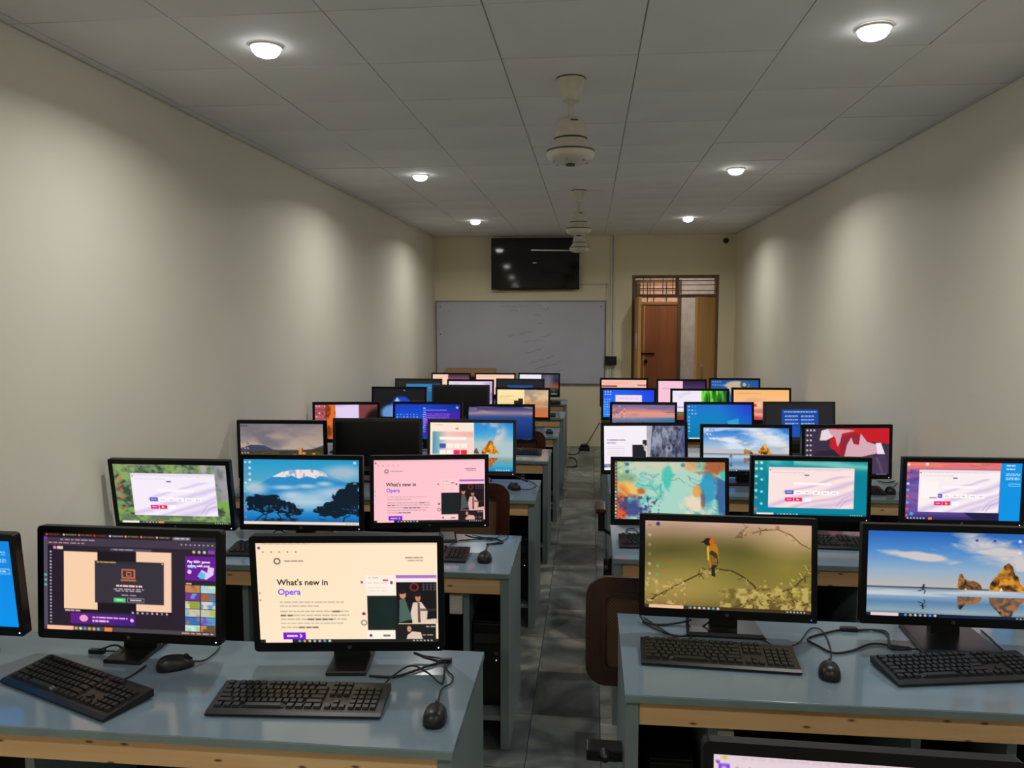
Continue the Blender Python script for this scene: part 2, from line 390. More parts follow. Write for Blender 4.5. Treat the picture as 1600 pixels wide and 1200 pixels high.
# ------------------------------------------------------------------ end wall: television, whiteboard, cables, door
def wallbox(name, m, parent, x0, z0, x1, z1, y0, y1, bev=0.0):
    return mbox(name, m, parent, ((x0 + x1) / 2, (y0 + y1) / 2, (z0 + z1) / 2), (abs(x1 - x0), abs(y1 - y0), abs(z1 - z0)), bev=bev)
YW = YB
tv = empty('television', (-0.742, YW, 2.14)); tag(tv, 'large black flat television mounted high above the whiteboard', 'television')
W, Hh = 1.186, 0.688
R = Matrix.Rotation(math.radians(2.0), 3, 'Z') @ Matrix.Rotation(math.radians(-0.7), 3, 'X')
zt = Hh / 2
mbox('housing', 'bezel', tv, (0, -0.075, zt), (W, 0.035, Hh), R, 0.004)
mbox('screen', 'tv', tv, (0.0007, -0.0945, zt + 0.006), (W - 0.02, 0.004, Hh - 0.034), R)
mbox('stand_message', 'tv_msg', tv, (-0.005, -0.0975, zt + 0.012), (0.052, 0.0012, 0.013), R)
mbox('wall_bracket', 'dark_metal', tv, (0, -0.028, zt), (0.5, 0.056, 0.3))
for z, dx in ((0.43, 1), (0.28, 1), (0.43, -1)):
    mbox('side_clip', 'steel', tv, (dx * (W / 2 + 0.004), -0.075, z), (0.012, 0.02, 0.03), bev=0.003)
mbox('lower_rail', 'lectern', tv, (0, -0.03, -0.008), (1.0, 0.03, 0.014))

wb = empty('whiteboard', (-0.955, YW, 0.853)); tag(wb, 'large whiteboard with faint smudged marker writing below the television', 'whiteboard')
W, Hh = 2.327, 1.140
mbox('writing_surface', 'board', wb, (0, -0.012, Hh / 2), (W - 0.02, 0.018, Hh - 0.02))
for nm, c, s in (('frame_rail', (0, -0.015, 0.008), (W, 0.030, 0.018)), ('frame_rail', (0, -0.015, Hh - 0.006), (W, 0.030, 0.014)),
                 ('frame_rail', (-W / 2 + 0.007, -0.015, Hh / 2), (0.014, 0.030, Hh)), ('frame_rail', (W / 2 - 0.007, -0.015, Hh / 2), (0.014, 0.030, Hh))):
    mbox(nm, 'board_frame', wb, c, s, bev=0.003)
for x, z in ((-1.10, 1.06), (1.10, 1.06), (-1.10, 0.68)):
    mk('screw', 'dark_metal', wb, lambda bm: lathe(bm, [(0, 0), (0.008, 0), (0.006, 0.004), (0, 0.005)], 10), loc=(x, -0.021, z), rot=(math.pi / 2, 0, 0))
r2 = random.Random(3)
def scribble(x, z, w, h, slope, th=0.0016):
    pts = []; n = max(6, int(w / 0.022))
    for i in range(n):
        f = i / (n - 1); pts.append((x + w * f, -0.0225, z + slope * w * f + h * r2.uniform(-0.5, 0.5)))
    mk('marker_stroke', 'marker', wb, lambda bm: tube(bm, pts, th, 4, 3))
for px, py, wpx, hpx, sl in ((782, 478, 16, 5, 0), (800, 479, 26, 6, 0), (838, 478, 8, 4, 0), (848, 483, 10, 7, 0), (795, 486, 14, 5, 0), (835, 492, 10, 3, 0),
                             (842, 505, 5, 4, 0), (812, 522, 18, 5, .15), (793, 525, 10, 4, 0), (818, 534, 26, 4, .1), (845, 527, 16, 4, .3), (822, 551, 24, 4, .2),
                             (826, 566, 22, 5, .2), (852, 561, 14, 5, .35), (836, 577, 22, 4, .3), (860, 571, 16, 5, .3), (868, 580, 12, 4, .3), (700, 486, 4, 4, 0)):
    p = atY(px, py, YW - 0.02); scribble(p.x + 0.955, p.z - 0.853, wpx * 0.0089, hpx * 0.0075, sl)

# plastic cable ducts and the switch box they feed
d = empty('cable_duct', (0.282, YW, 0.0)); tag(d, 'thin cream cable duct running from the ceiling down past the switch box', 'cable duct')
wallbox('duct', 'white', d, -0.012, 0.10, 0.012, ZC - 0.01, -0.022, 0.0); wallbox('duct', 'white', d, 0.022, 0.10, 0.036, ZC - 0.01, -0.016, 0.0)
for c in d.children: c.name = 'duct'
d = empty('cable_duct', (0.226, YW, 0.0)); tag(d, 'thin cream cable duct from the television corner down beside the whiteboard', 'cable duct')
wallbox('duct', 'white', d, -0.010, 1.25, 0.010, 2.221, -0.018, 0.0); wallbox('duct', 'white', d, -0.37, 2.211, 0.010, 2.231, -0.018, 0.0)
b = empty('switch_box', (0.282, YW, 1.125)); tag(b, 'small dark switch box on the wall at the whiteboard corner', 'switch box')
mbox('case', 'breaker', b, (0, -0.052, 0.06), (0.156, 0.055, 0.118), bev=0.006)
mbox('face_plate', 'black', b, (0, -0.083, 0.06), (0.135, 0.008, 0.096), bev=0.003)
for x in (-0.035, 0.0, 0.035): mbox('switch', 'breaker', b, (x, -0.089, 0.065), (0.022, 0.008, 0.036), bev=0.002)
b = empty('security_camera', (1.775, YW, 2.775)); tag(b, 'small dark dome camera high in the corner above the door', 'camera')
mk('mount_plate', 'breaker', b, lambda bm: lathe(bm, [(0, 0), (0.036, 0), (0.036, 0.014), (0, 0.014)], 20), rot=(math.pi / 2, 0, 0))
mk('dome', 'dome', b, lambda bm: lathe(bm, [(0, 0.012), (0.033, 0.012), (0.035, 0.03), (0.026, 0.055), (0.012, 0.064), (0, 0.066)], 20), rot=(math.pi / 2, 0, 0), smooth=True)

# double door with a barred fanlight
dr = empty('door_1', ((DX0 + DX1) / 2, YW + 0.06, 0.0)); tag(dr, 'brown wooden double door standing open below a barred fanlight', 'door', kind='structure')
hw = (DX1 - DX0) / 2
for c, s in (((-hw + 0.022, 0, DZ1 / 2), (0.044, 0.12, DZ1)), ((hw - 0.022, 0, DZ1 / 2), (0.044, 0.12, DZ1)), ((0, 0, DZ1 - 0.02), (hw * 2 - 0.088, 0.12, 0.04)),
             ((0, 0, 2.055), (hw * 2 - 0.088, 0.10, 0.045)), ((0.03, 0, 2.185), (0.04, 0.08, 0.215))):
    mbox('frame_member', 'door_frame', dr, c, s, bev=0.004)
for z in (2.125, 2.20, 2.255): mbox('fanlight_bar', 'door_frame', dr, (0, -0.01, z), (hw * 2 - 0.09, 0.012, 0.010))
for x in (-0.42, -0.33, -0.16, -0.03): mbox('fanlight_bar', 'door_frame', dr, (x, -0.024, 2.185), (0.010, 0.010, 0.22))
LW = 0.545
def leaf(xh, ang, sgn):
    return mbox('door_leaf', 'door_leaf', dr, (sgn * LW / 2, 0.02, 1.01), (LW, 0.038, 2.02), bev=0.003, loc=(xh, -0.06, 0.01), rot=(0, 0, ang))
# the leaves are parts, their furniture sub-parts
L = leaf(-hw + 0.035, math.radians(-88), 1)
mbox('notice', 'paper', L, (0.30, -0.0005, 1.45), (0.21, 0.0015, 0.20))
for z in (0.3, 1.0, 1.7): mbox('hinge', 'steel', L, (0.01, 0.045, z), (0.03, 0.006, 0.09))
L = leaf(hw - 0.035, math.radians(57), -1)
mk('pull_handle', 'steel', L, lambda bm: tube(bm, [(-0.49, 0.0, 0.96), (-0.50, -0.05, 0.98), (-0.50, -0.055, 1.06), (-0.50, -0.05, 1.14), (-0.49, 0.0, 1.16)], 0.007, 8), smooth=True)
for z in (0.3, 1.0, 1.7): mbox('hinge', 'steel', L, (-0.01, 0.045, z), (0.03, 0.006, 0.09))

# corridor beyond the door
YC = 12.60
wall('wall_corridor', 'white corridor wall seen through the open door', (1.2, YC + 0.1, 1.4), (5.0, 0.2, 3.0), 'corridor')
tag(mbox('floor_corridor', 'marble', None, (1.2, (YB + 0.2 + YC) / 2, -0.05), (5.0, YC - YB - 0.2, 0.1)), 'grey corridor floor beyond the open door', 'floor', kind='structure')
tag(mbox('ceiling_corridor', 'corridor', None, (1.2, (YB + 0.2 + YC) / 2, 2.95), (5.0, YC - YB - 0.2, 0.1)), 'white corridor ceiling beyond the door', 'ceiling', kind='structure')
wall('wall_corridor_left', 'corridor end wall on the left beyond the door', (-1.35, (YB + 0.2 + YC) / 2, 1.4), (0.1, YC - YB - 0.2, 3.0), 'corridor')
wall('wall_corridor_right', 'corridor end wall on the right beyond the door', (3.75, (YB + 0.2 + YC) / 2, 1.4), (0.1, YC - YB - 0.2, 3.0), 'corridor')
d2 = empty('door_2', (1.06, YC, 0)); tag(d2, 'red brown wooden door across the corridor under a sunlit barred fanlight', 'door', kind='structure')
a, c2 = atY(997, 474, YC), atY(1061, 474, YC)
w2 = (c2.x - a.x) / 2; d2.location.x = (a.x + c2.x) / 2
mbox('leaf_board', 'door_far', d2, (0.03, -0.02, 0.98), (w2 * 2 - 0.06, 0.04, 1.96), bev=0.003)
for x in (-w2, w2): mbox('frame_member', 'door_frame', d2, (x, -0.03, 1.18), (0.06, 0.06, 2.36), bev=0.003)
for z in (1.985, 2.34): mbox('frame_member', 'lectern', d2, (0, -0.03, z), (w2 * 2 - 0.06, 0.06, 0.05), bev=0.003)
mbox('fanlight_pane', 'brick_glow', d2, (0, -0.012, 2.16), (w2 * 2 - 0.06, 0.02, 0.32))  # the pane itself glows in place of light from behind
for x in (-0.18, -0.08, 0.12): mbox('fanlight_bar', 'dark_metal', d2, (x, -0.03, 2.16), (0.012, 0.012, 0.32))
for z in (2.10, 2.22): mbox('fanlight_bar', 'dark_metal', d2, (0, -0.036, z), (w2 * 2 - 0.06, 0.012, 0.012))
mbox('lever_handle', 'dark_metal', d2, (-w2 + 0.16, -0.06, 1.18), (0.22, 0.02, 0.022), bev=0.004)
mk('lock', 'dark_metal', d2, lambda bm: lathe(bm, [(0, 0), (0.032, 0), (0.028, 0.04), (0, 0.045)], 14), loc=(-w2 + 0.13, -0.04, 1.06), rot=(math.pi / 2, 0, 0))
mbox('edge_strip', 'door_leaf', d2, (-w2 + 0.10, -0.043, 1.0), (0.02, 0.008, 1.9))
cl = empty('added_corridor_lamp', (1.3, 11.5, 2.89)); tag(cl, 'added ceiling lamp, out of view, lighting the corridor beyond the door', 'ceiling light')  # lamp added out of view to brighten the corridor
mbox('body', 'white', cl, (0, 0, -0.01), (0.30, 0.30, 0.02)); mbox('diffuser', 'lamp', cl, (0, 0, -0.023), (0.26, 0.26, 0.008))
ld = bpy.data.lights.new('corridor_fill', 'AREA'); ld.size = 0.25; ld.energy = CORRIDOR_W; ld.color = (1.0, 0.88, 0.76)
lo = bpy.data.objects.new('corridor_fill', ld); COL.objects.link(lo); lo.parent = cl; lo.location = (0, 0, -0.032)

# wooden lectern in front of the whiteboard
lc = empty('lectern', (-1.60, 10.12, 0)); tag(lc, 'light brown wooden lectern in front of the whiteboard behind the last monitors', 'lectern')
mbox('body', 'lectern', lc, (0, 0.03, 0.49), (0.58, 0.34, 0.98), bev=0.005)
mbox('slanted_top', 'lectern', lc, (0, 0.0, 1.035), (0.68, 0.44, 0.028), Matrix.Rotation(math.radians(8), 3, 'X'), 0.005)
mbox('front_panel', 'door_leaf', lc, (0, -0.145, 0.52), (0.46, 0.012, 0.74), bev=0.003)
mbox('plinth', 'lectern', lc, (0, 0.03, 0.03), (0.62, 0.38, 0.06), bev=0.004)

# ------------------------------------------------------------------ desks
def desk(side, row, y_front, y_back, x_aisle, lab, dividers=(), back_gap=0.0):
    """side L: runs from the aisle to the left wall, side R: to the right wall"""
    x0, x1 = (XL + 0.012, x_aisle) if side == 'L' else (x_aisle, XR - 0.012)
    cx, w, dp = (x0 + x1) / 2, x1 - x0, y_back - y_front
    e = empty('computer_desk', (cx, (y_front + y_back) / 2, 0)); tag(e, lab, 'desk', 'long laminate computer desks')
    T = 0.022
    mbox('desktop', 'laminate', e, (0, 0, DESK_Z - T / 2), (w, dp, T), bev=0.002)
    mbox('edge_band', 'lam_edge', e, (0, -dp / 2 - 0.0012, DESK_Z - T / 2 - 0.001), (w - 0.004, 0.002, T - 0.003))
    for s in (-1, 1): mbox('side_panel', 'panel', e, (s * (w / 2 - 0.022), 0.004, (DESK_Z - T) / 2), (0.036, dp - 0.014, DESK_Z - T - 0.001), bev=0.002)
    mbox('front_rail', 'pine', e, (0, -dp / 2 + 0.028, DESK_Z - T - 0.040), (w - 0.082, 0.020, 0.066), bev=0.002)
    mbox('back_panel', 'tower', e, (0, dp / 2 - 0.03, 0.44), (w - 0.082, 0.014, 0.56))
    mbox('foot_shelf', 'panel', e, (0, 0.0, 0.125), (w - 0.082, dp - 0.06, 0.022), bev=0.002)
    for dx in dividers:
        sx = (w / 2 - dx) * (1 if side == 'L' else -1)
        mbox('divider', 'panel', e, (sx, 0.01, (0.137 + DESK_Z - T - 0.001) / 2), (0.026, dp - 0.11, DESK_Z - T - 0.139))
    return e
LB = [2.288, 3.556, 4.80, 5.927, 7.098, 8.295, 9.504]
LF = [1.735, 3.012, 4.257, 5.425, 6.56, 7.76, 8.97]
LX = [-0.318, -0.314, -0.299, -0.288, -0.268, -0.256, -0.268]
RB = [1.40, 2.643, 3.789, 5.02, 6.12, 7.22, 8.32]
RF = [0.86, 2.059, 3.253, 4.472, 5.57, 6.67, 7.77]
RX = [0.110, 0.105, 0.108, 0.122, 0.12, 0.12, 0.12]
ORD = ['first', 'second', 'third', 'fourth', 'fifth', 'sixth', 'seventh']
for i in range(7):
    desk('L', i, LF[i], LB[i], LX[i], 'blue grey laminate computer desk by the left wall, %s row from the camera' % ORD[i], (0.19, 0.62, 1.15))
for i in range(7):
    n = ('mostly below the frame' if i == 0 else '%s full row from the camera' % ORD[i - 1])
    desk('R', i, RF[i], RB[i], RX[i], 'blue grey laminate computer desk by the right wall, %s' % n, (0.25, 0.80, 1.05))

# black computer towers standing on the foot shelves beside the aisle
def tower(x, y, lab):
    e = empty('computer_tower', (x, y, 0.1365)); tag(e, lab, 'computer tower', 'computer towers under the desks')
    mbox('case', 'tower', e, (0, 0.02, 0.185), (0.128, 0.36, 0.365), bev=0.003)
    mbox('front_panel', 'black', e, (0, -0.168, 0.185), (0.124, 0.016, 0.36), bev=0.006)
    mbox('drive_door', 'bezel_grey', e, (0, -0.178, 0.30), (0.108, 0.006, 0.04), bev=0.001)
    mk('power_button', 'emblem', e, lambda bm: lathe(bm, [(0, 0), (0.010, 0), (0.009, 0.004), (0, 0.004)], 14), loc=(0.04, -0.176, 0.235), rot=(math.pi / 2, 0, 0))
    mk('power_light', 'led', e, lambda bm: lathe(bm, [(0, 0), (0.0022, 0), (0.002, 0.002), (0, 0.002)], 8), loc=(0.04, -0.176, 0.205), rot=(math.pi / 2, 0, 0))
for i in (1, 2, 3):
    tower(LX[i] - 0.1085, LF[i] + (0.28 if i < 3 else 0.25), 'black computer tower under the aisle end of the %s left desk' % ORD[i])
tower(LX[1] - 0.42, LF[1] + 0.28, 'black computer tower under the second left desk, inside the divider')
tower(RX[1] + 0.143, RF[1] + 0.28, 'black computer tower under the aisle end of the first full right desk')
tower(RX[1] + 0.50, RF[1] + 0.28, 'black computer tower under the first full right desk, below the bird monitor')
tower(RX[1] + 0.92, RF[1] + 0.26, 'black computer tower in the narrow bay of the first full right desk')
tower(RX[1] + 1.20, RF[1] + 0.28, 'black computer tower under the first full right desk, below the beach monitor')
tower(RX[2] + 0.50, RF[2] + 0.28, 'black computer tower under the second full right desk')

# power sockets
def socket(name, x, y, z, s, m, lab, cat='socket'):
    e = empty(name, (x, y, z)); tag(e, lab, cat)
    mbox('case', m, e, (0, 0, 0), s, bev=0.004)
    mbox('face_plate', m, e, (0, -s[1] / 2 - 0.001, 0), (s[0] * 0.8, 0.004, s[2] * 0.85), bev=0.001)
    for dz in (-0.2, 0.2): mbox('switch', 'white' if m == 'white' else 'bezel_grey', e, (0, -s[1] / 2 - 0.004, dz * s[2]), (s[0] * 0.4, 0.004, s[2] * 0.2))
    return e
socket('power_socket', LX[1] - 0.19 - 0.013 - 0.028, LF[1] + 0.065, 0.60, (0.054, 0.03, 0.085), 'white', 'white power socket on the divider of the second left desk')
socket('power_socket', RX[1] + 0.25 + 0.013 + 0.024, RF[1] + 0.075, 0.59, (0.046, 0.03, 0.080), 'white', 'white power socket on the divider of the first full right desk')
def panel_socket(x, y, z, s, lab, cord=True):
    e = socket('panel_socket', x, y, z, s, 'black', lab)
    mk('plug', 'black', e, lambda bm: lathe(bm, [(0, 0), (0.016, 0), (0.013, 0.03), (0.006, 0.035), (0, 0.035)], 12), loc=(0, -s[1] / 2, 0.01), rot=(math.pi / 2, 0, 0))
    if cord: mk('cord', 'cord', e, lambda bm: tube(bm, [(0, -s[1] / 2 - 0.03, 0.01), (0.0, -s[1] / 2 - 0.05, 0.03), (-0.004, -s[1] / 2 - 0.03, 0.075), (-0.006, 0.0, 0.085), (-0.006, 0.03, 0.05), (-0.006, 0.035, 0.0)], 0.0035, 6))
    return e
panel_socket(RX[2] - 0.019, 3.40, 0.665, (0.036, 0.05, 0.10), 'black socket with a plug on the aisle side of the second full right desk')
panel_socket(RX[1] - 0.052, 2.16, 0.530, (0.104, 0.06, 0.034), 'black flat socket box on the aisle side of the first full right desk', False)

# ------------------------------------------------------------------ what the screens show (flat print, as colours on a fine grid)
class Canvas:
    """coordinates u, v run 0..1 from the top left corner of the current region"""
    def __init__(s, w, h):
        s.w, s.h = w, h; s.a = np.zeros((h, w, 3)); s.asp = w / h
        s.X, s.Y = np.meshgrid((np.arange(w) + 0.5) / w, (np.arange(h) + 0.5) / h); s.region()
    def region(s, x0=0, y0=0, x1=1, y1=1):
        s.U = (s.X - x0) / (x1 - x0); s.V = (s.Y - y0) / (y1 - y0)
        s.clip = (s.U >= 0) & (s.U <= 1) & (s.V >= 0) & (s.V <= 1); s.ra = s.asp * (x1 - x0) / (y1 - y0); return s
    def put(s, m, col, al=1.0):
        m = (np.clip(m * 1.0, 0, 1) * al * s.clip)[..., None]
        s.a = s.a * (1 - m) + np.asarray(col, float) * m
    def fill(s, c): s.put(np.ones_like(s.U), c)
    def vgrad(s, stops, y0=0.0, y1=1.0):
        t = np.clip((s.V - y0) / (y1 - y0), 0, 1); p = [q[0] for q in stops]
        c = np.stack([np.interp(t, p, [q[1][k] for q in stops]) for k in range(3)], -1); s.put((s.V >= y0) & (s.V <= y1), c)
    def rect(s, x0, y0, x1, y1, c, al=1.0): s.put((s.U >= x0) & (s.U <= x1) & (s.V >= y0) & (s.V <= y1), c, al)
    def ell(s, x, y, rx, ry, c, al=1.0, soft=0.08):
        d = np.sqrt(((s.U - x) / rx) ** 2 + ((s.V - y) / ry) ** 2); s.put((1 + soft - d) / (2 * soft), c, al)
    def ring(s, x, y, r, t, c):
        d = np.sqrt(((s.U - x) * s.ra) ** 2 + (s.V - y) ** 2); s.put(np.abs(d - r) < t, c)
    def inside(s, pts):
        m = np.zeros_like(s.U, bool); n = len(pts)
        for i in range(n):
            (xa, ya), (xb, yb) = pts[i], pts[(i + 1) % n]
            if ya == yb: continue
            m ^= ((s.V < ya) != (s.V < yb)) & (s.U < (xb - xa) * (s.V - ya) / (yb - ya) + xa)
        return m
    def poly(s, pts, c, al=1.0): s.put(s.inside(pts), c, al)
    def line(s, pts, w, c, al=1.0):
        m = np.zeros_like(s.U)
        for (xa, ya), (xb, yb) in zip(pts, pts[1:]):
            ax, bx, px = xa * s.ra, xb * s.ra, s.U * s.ra
            dx, dy = bx - ax, yb - ya; L = dx * dx + dy * dy + 1e-12
            t = np.clip(((px - ax) * dx + (s.V - ya) * dy) / L, 0, 1)
            d = np.hypot(px - ax - t * dx, s.V - ya - t * dy); m = np.maximum(m, d < w)
        s.put(m, c, al)
    def noise(s, sx, sy, seed=0, oct=4, warp=0.0):
        rs = np.random.RandomState(seed); out = np.zeros_like(s.U); amp = 1.0; tot = 0
        U, V = s.U, s.V
        if warp: U = U + warp * (s.noise(sx, sy, seed + 91, 2) - 0.5); V = V + warp * (s.noise(sx, sy, seed + 57, 2) - 0.5)
        for o in range(oct):
            g = rs.rand(64, 64); x, y = U * sx * 2 ** o, V * sy * 2 ** o
            xi, yi = np.floor(x).astype(int), np.floor(y).astype(int); fx, fy = x - xi, y - yi
            fx, fy = fx * fx * (3 - 2 * fx), fy * fy * (3 - 2 * fy)
            G = lambda i, j: g[(yi + j) % 64, (xi + i) % 64]
            out += amp * ((G(0, 0) * (1 - fx) + G(1, 0) * fx) * (1 - fy) + (G(0, 1) * (1 - fx) + G(1, 1) * fx) * fy)
            tot += amp; amp *= 0.5
        return out / tot
    def words(s, x0, y, x1, h, c, seed=0, al=1.0, gap=0.008):
        r = random.Random(seed * 31 + int(y * 977)); x = x0
        while x < x1 - 0.004:
            w = min(r.uniform(0.012, 0.045), x1 - x); s.rect(x, y, x + w, y + h, c, al); x += w + gap
    def icons(s, x0, y0, dx, dy, nx, ny, r, cols, seed=0):
        q = random.Random(seed)
        for i in range(nx):
            for j in range(ny): s.ell(x0 + i * dx, y0 + j * dy, r, r * s.ra * 0.9, q.choice(cols), 0.9, 0.3)
    def taskbar(s, col, search=(255, 225, 205), h=0.035, wide=0.18, orange=False):
        s.rect(0, 1 - h, 1, 1, col); s.rect(0.03, 1 - h, wide, 1, search)
        s.icons(wide + 0.04, 1 - h / 2, 0.028, 0, 7, 1, 0.008, [(230, 230, 235), (90, 180, 240), (240, 190, 90), (200, 200, 210)], 4)
        s.icons(0.86, 1 - h / 2, 0.02, 0, 6, 1, 0.005, [(220, 220, 225)], 5)
        if orange: s.rect(0.35, 1 - h, 0.40, 1, (240, 140, 70))

def clouds(c, seed, lo, hi, sx, sy, col, y1=1.0, al=0.9):
    n = c.noise(sx, sy, seed, 5, 0.25); c.put(np.clip((n - lo) / (hi - lo), 0, 1) * (c.V < y1), col, al)

def opera(c, bg, tint=(1, 1, 1), bar=True, small=False):
    t = lambda q: tuple(np.asarray(q, float) * tint)
    c.fill(bg); b = np.asarray(bg, float)
    c.put(np.clip(0.7 - c.U * 0.9, 0, 1) * np.clip(1 - c.V, 0, 1), b * (0.98, 0.95, 0.9), 0.6)
    c.rect(0, 0, 1, 0.028, b * 0.93); c.words(0.04, 0.012, 0.3, 0.008, b * 0.75, 2, 0.6)
    c.ell(0.018, 0.055, 0.008, 0.014, (110, 60, 190)); c.icons(0.04, 0.095, 0.045, 0, 5, 1, 0.005, [(150, 120, 110)], 3)
    c.ring(0.115, 0.185, 0.026, 0.007, (110, 95, 95)); c.words(0.155, 0.178, 0.265, 0.014, (150, 130, 125), 5, 0.8, 0.003)
    c.words(0.82, 0.148, 0.92, 0.013, (120, 105, 100), 6, 0.8, 0.004); c.words(0.835, 0.176, 0.92, 0.011, (160, 140, 130), 7, 0.8, 0.004)
    for k, (y, x1) in enumerate(((0.585, 0.475), (0.625, 0.335), (0.678, 0.50), (0.716, 0.505), (0.757, 0.495), (0.797, 0.475), (0.837, 0.33))):
        c.words(0.12, y, x1, 0.013, b * 0.66, k, 0.6, 0.005)
    for x0, x1, y in ((0.41, 0.46, 0.678), (0.12, 0.19, 0.716), (0.27, 0.41, 0.757), (0.22, 0.33, 0.837)): c.words(x0, y, x1, 0.016, b * 0.42, 3, 0.8)
    c.rect(0.13, 0.895, 0.255, 0.965, (120, 24, 214)); c.words(0.15, 0.922, 0.21, 0.018, (235, 215, 250), 1, 1, 0.003)
    c.line([(0.225, 0.917), (0.232, 0.931), (0.225, 0.945)], 0.006, (240, 225, 250))
    c.rect(0.768, 0.325, 0.992, 0.357, t((172, 118, 200))); c.rect(0.768, 0.357, 0.992, 0.395, t((250, 235, 235)))
    c.rect(0.605, 0.53, 0.775, 0.875, t((20, 30, 30))); c.put(c.noise(8, 3, 2) * ((c.U > 0.605) & (c.U < 0.775) & (c.V > 0.53) & (c.V < 0.875)), t((40, 66, 52)), 0.5)
    c.rect(0.768, 0.395, 0.992, 0.81, t((24, 20, 22)))
    c.ring(0.868, 0.445, 0.035, 0.008, t((120, 40, 40))); c.icons(0.92, 0.42, 0.02, 0.025, 4, 3, 0.006, [t((90, 80, 90))], 4)
    c.ell(0.803, 0.52, 0.018, 0.042, t((206, 140, 110))); c.ell(0.800, 0.49, 0.022, 0.025, t((30, 24, 24)))
    c.poly([(0.785, 0.57), (0.815, 0.56), (0.84, 0.70), (0.86, 0.73), (0.85, 0.77), (0.78, 0.80)], t((74, 100, 92)))
    c.ell(0.887, 0.55, 0.015, 0.04, t((190, 130, 105))); c.ell(0.886, 0.52, 0.017, 0.022, t((34, 26, 26)))
    c.poly([(0.86, 0.60), (0.905, 0.595), (0.94, 0.68), (0.935, 0.77), (0.99, 0.76), (0.99, 0.81), (0.855, 0.81), (0.845, 0.70)], t((226, 204, 182)))
    c.poly([(0.885, 0.60), (0.897, 0.60), (0.90, 0.80), (0.885, 0.80)], t((96, 70, 60)))
    c.rect(0.90, 0.66, 0.99, 0.685, t((60, 50, 50)), 0.7)
    c.rect(0.60, 0.325, 0.762, 0.525, t((255, 240, 225))); c.words(0.615, 0.345, 0.68, 0.012, b * 0.7, 2, 0.6); c.rect(0.695, 0.368, 0.725, 0.385, (235, 70, 70))
    for y in (0.40, 0.45, 0.48): c.words(0.61, y, 0.72, 0.006, b * 0.75, 2, 0.5)
    c.ell(0.742, 0.40, 0.008, 0.016, (120, 60, 170)); c.ell(0.578, 0.395, 0.007, 0.013, (130, 80, 180))
    c.ell(0.584, 0.71, 0.010, 0.016, (160, 50, 60)); c.ring(0.584, 0.80, 0.024, 0.006, (150, 130, 120))
    c.rect(0.757, 0.815, 0.985, 0.965, t((34, 28, 28))); c.ell(0.835, 0.865, 0.012, 0.03, t((206, 150, 120)))
    c.poly([(0.825, 0.93), (0.85, 0.89), (0.90, 0.90), (0.91, 0.965), (0.82, 0.965)], t((224, 200, 180))); c.words(0.93, 0.835, 0.98, 0.012, (200, 190, 180), 2, 0.8); c.words(0.91, 0.92, 0.975, 0.012, (190, 180, 170), 3, 0.8)
    c.rect(0.60, 0.885, 0.755, 0.975, t((255, 244, 230))); c.ell(0.62, 0.93, 0.008, 0.016, (90, 80, 80)); c.rect(0.69, 0.92, 0.73, 0.94, (120, 110, 105))
    c.icons(0.012, 0.50, 0, 0.07, 1, 2, 0.005, [(120, 110, 150)], 3)
    if bar: c.taskbar(b * 0.16, t((255, 232, 208)))

def dial(c, seed=0, base=(246, 236, 250), band=(206, 186, 228), tiles2=True):
    """browser window with a search field and two rows of tiles"""
    c.fill(base)
    n = c.noise(2, 2, seed, 3)
    for k, (a, w) in enumerate(((0.95, 0.10), (1.18, 0.07), (1.34, 0.13), (1.58, 0.08), (0.72, 0.05))):
        d = c.U * 0.62 + c.V - a + 0.18 * (n - 0.5); c.put(np.clip(1 - np.abs(d) / w, 0, 1) * (c.V > 0.2) * (c.U > 0.18 if k else 1), band, 0.75)
    c.rect(0, 0, 1, 0.055, np.asarray(base) * 0.95); c.words(0.05, 0.055, 0.85, 0.012, (190, 180, 205), 3, 0.6); c.words(0.05, 0.13, 0.42, 0.012, (190, 178, 200), 4, 0.7)
    c.rect(0.42, 0.175, 0.475, 0.205, (110, 80, 140)); c.rect(0.30, 0.37, 0.74, 0.43, (255, 250, 252), 0.9)
    for k in range(6): c.rect(0.20 + k * 0.105, 0.57, 0.295 + k * 0.105, 0.66, ((70, 78, 190) if k == 0 else (255, 250, 252)))
    for k in range(1, 6): c.words(0.225 + k * 0.105, 0.61, 0.275 + k * 0.105, 0.02, (170, 150, 170), k, 0.8)
    c.words(0.215, 0.60, 0.28, 0.025, (200, 200, 240), 1, 1, 0.003)
    for k, q in enumerate(((228, 22, 120), (232, 34, 66), (255, 248, 252))): c.rect(0.20 + k * 0.105, 0.745, 0.295 + k * 0.105, 0.835, q)
    c.words(0.22, 0.78, 0.275, 0.022, (255, 190, 220), 2, 1, 0.003); c.poly([(0.335, 0.76), (0.375, 0.80), (0.335, 0.82)], (255, 220, 225))
    c.line([(0.80, 0.95), (0.88, 0.74), (0.98, 0.66)], 0.012, (176, 160, 214), 0.6); c.line([(0.84, 0.97), (0.90, 0.82), (0.985, 0.76)], 0.010, (170, 150, 210), 0.6)
    c.ell(0.02, 0.07, 0.008, 0.016, (70, 60, 90))

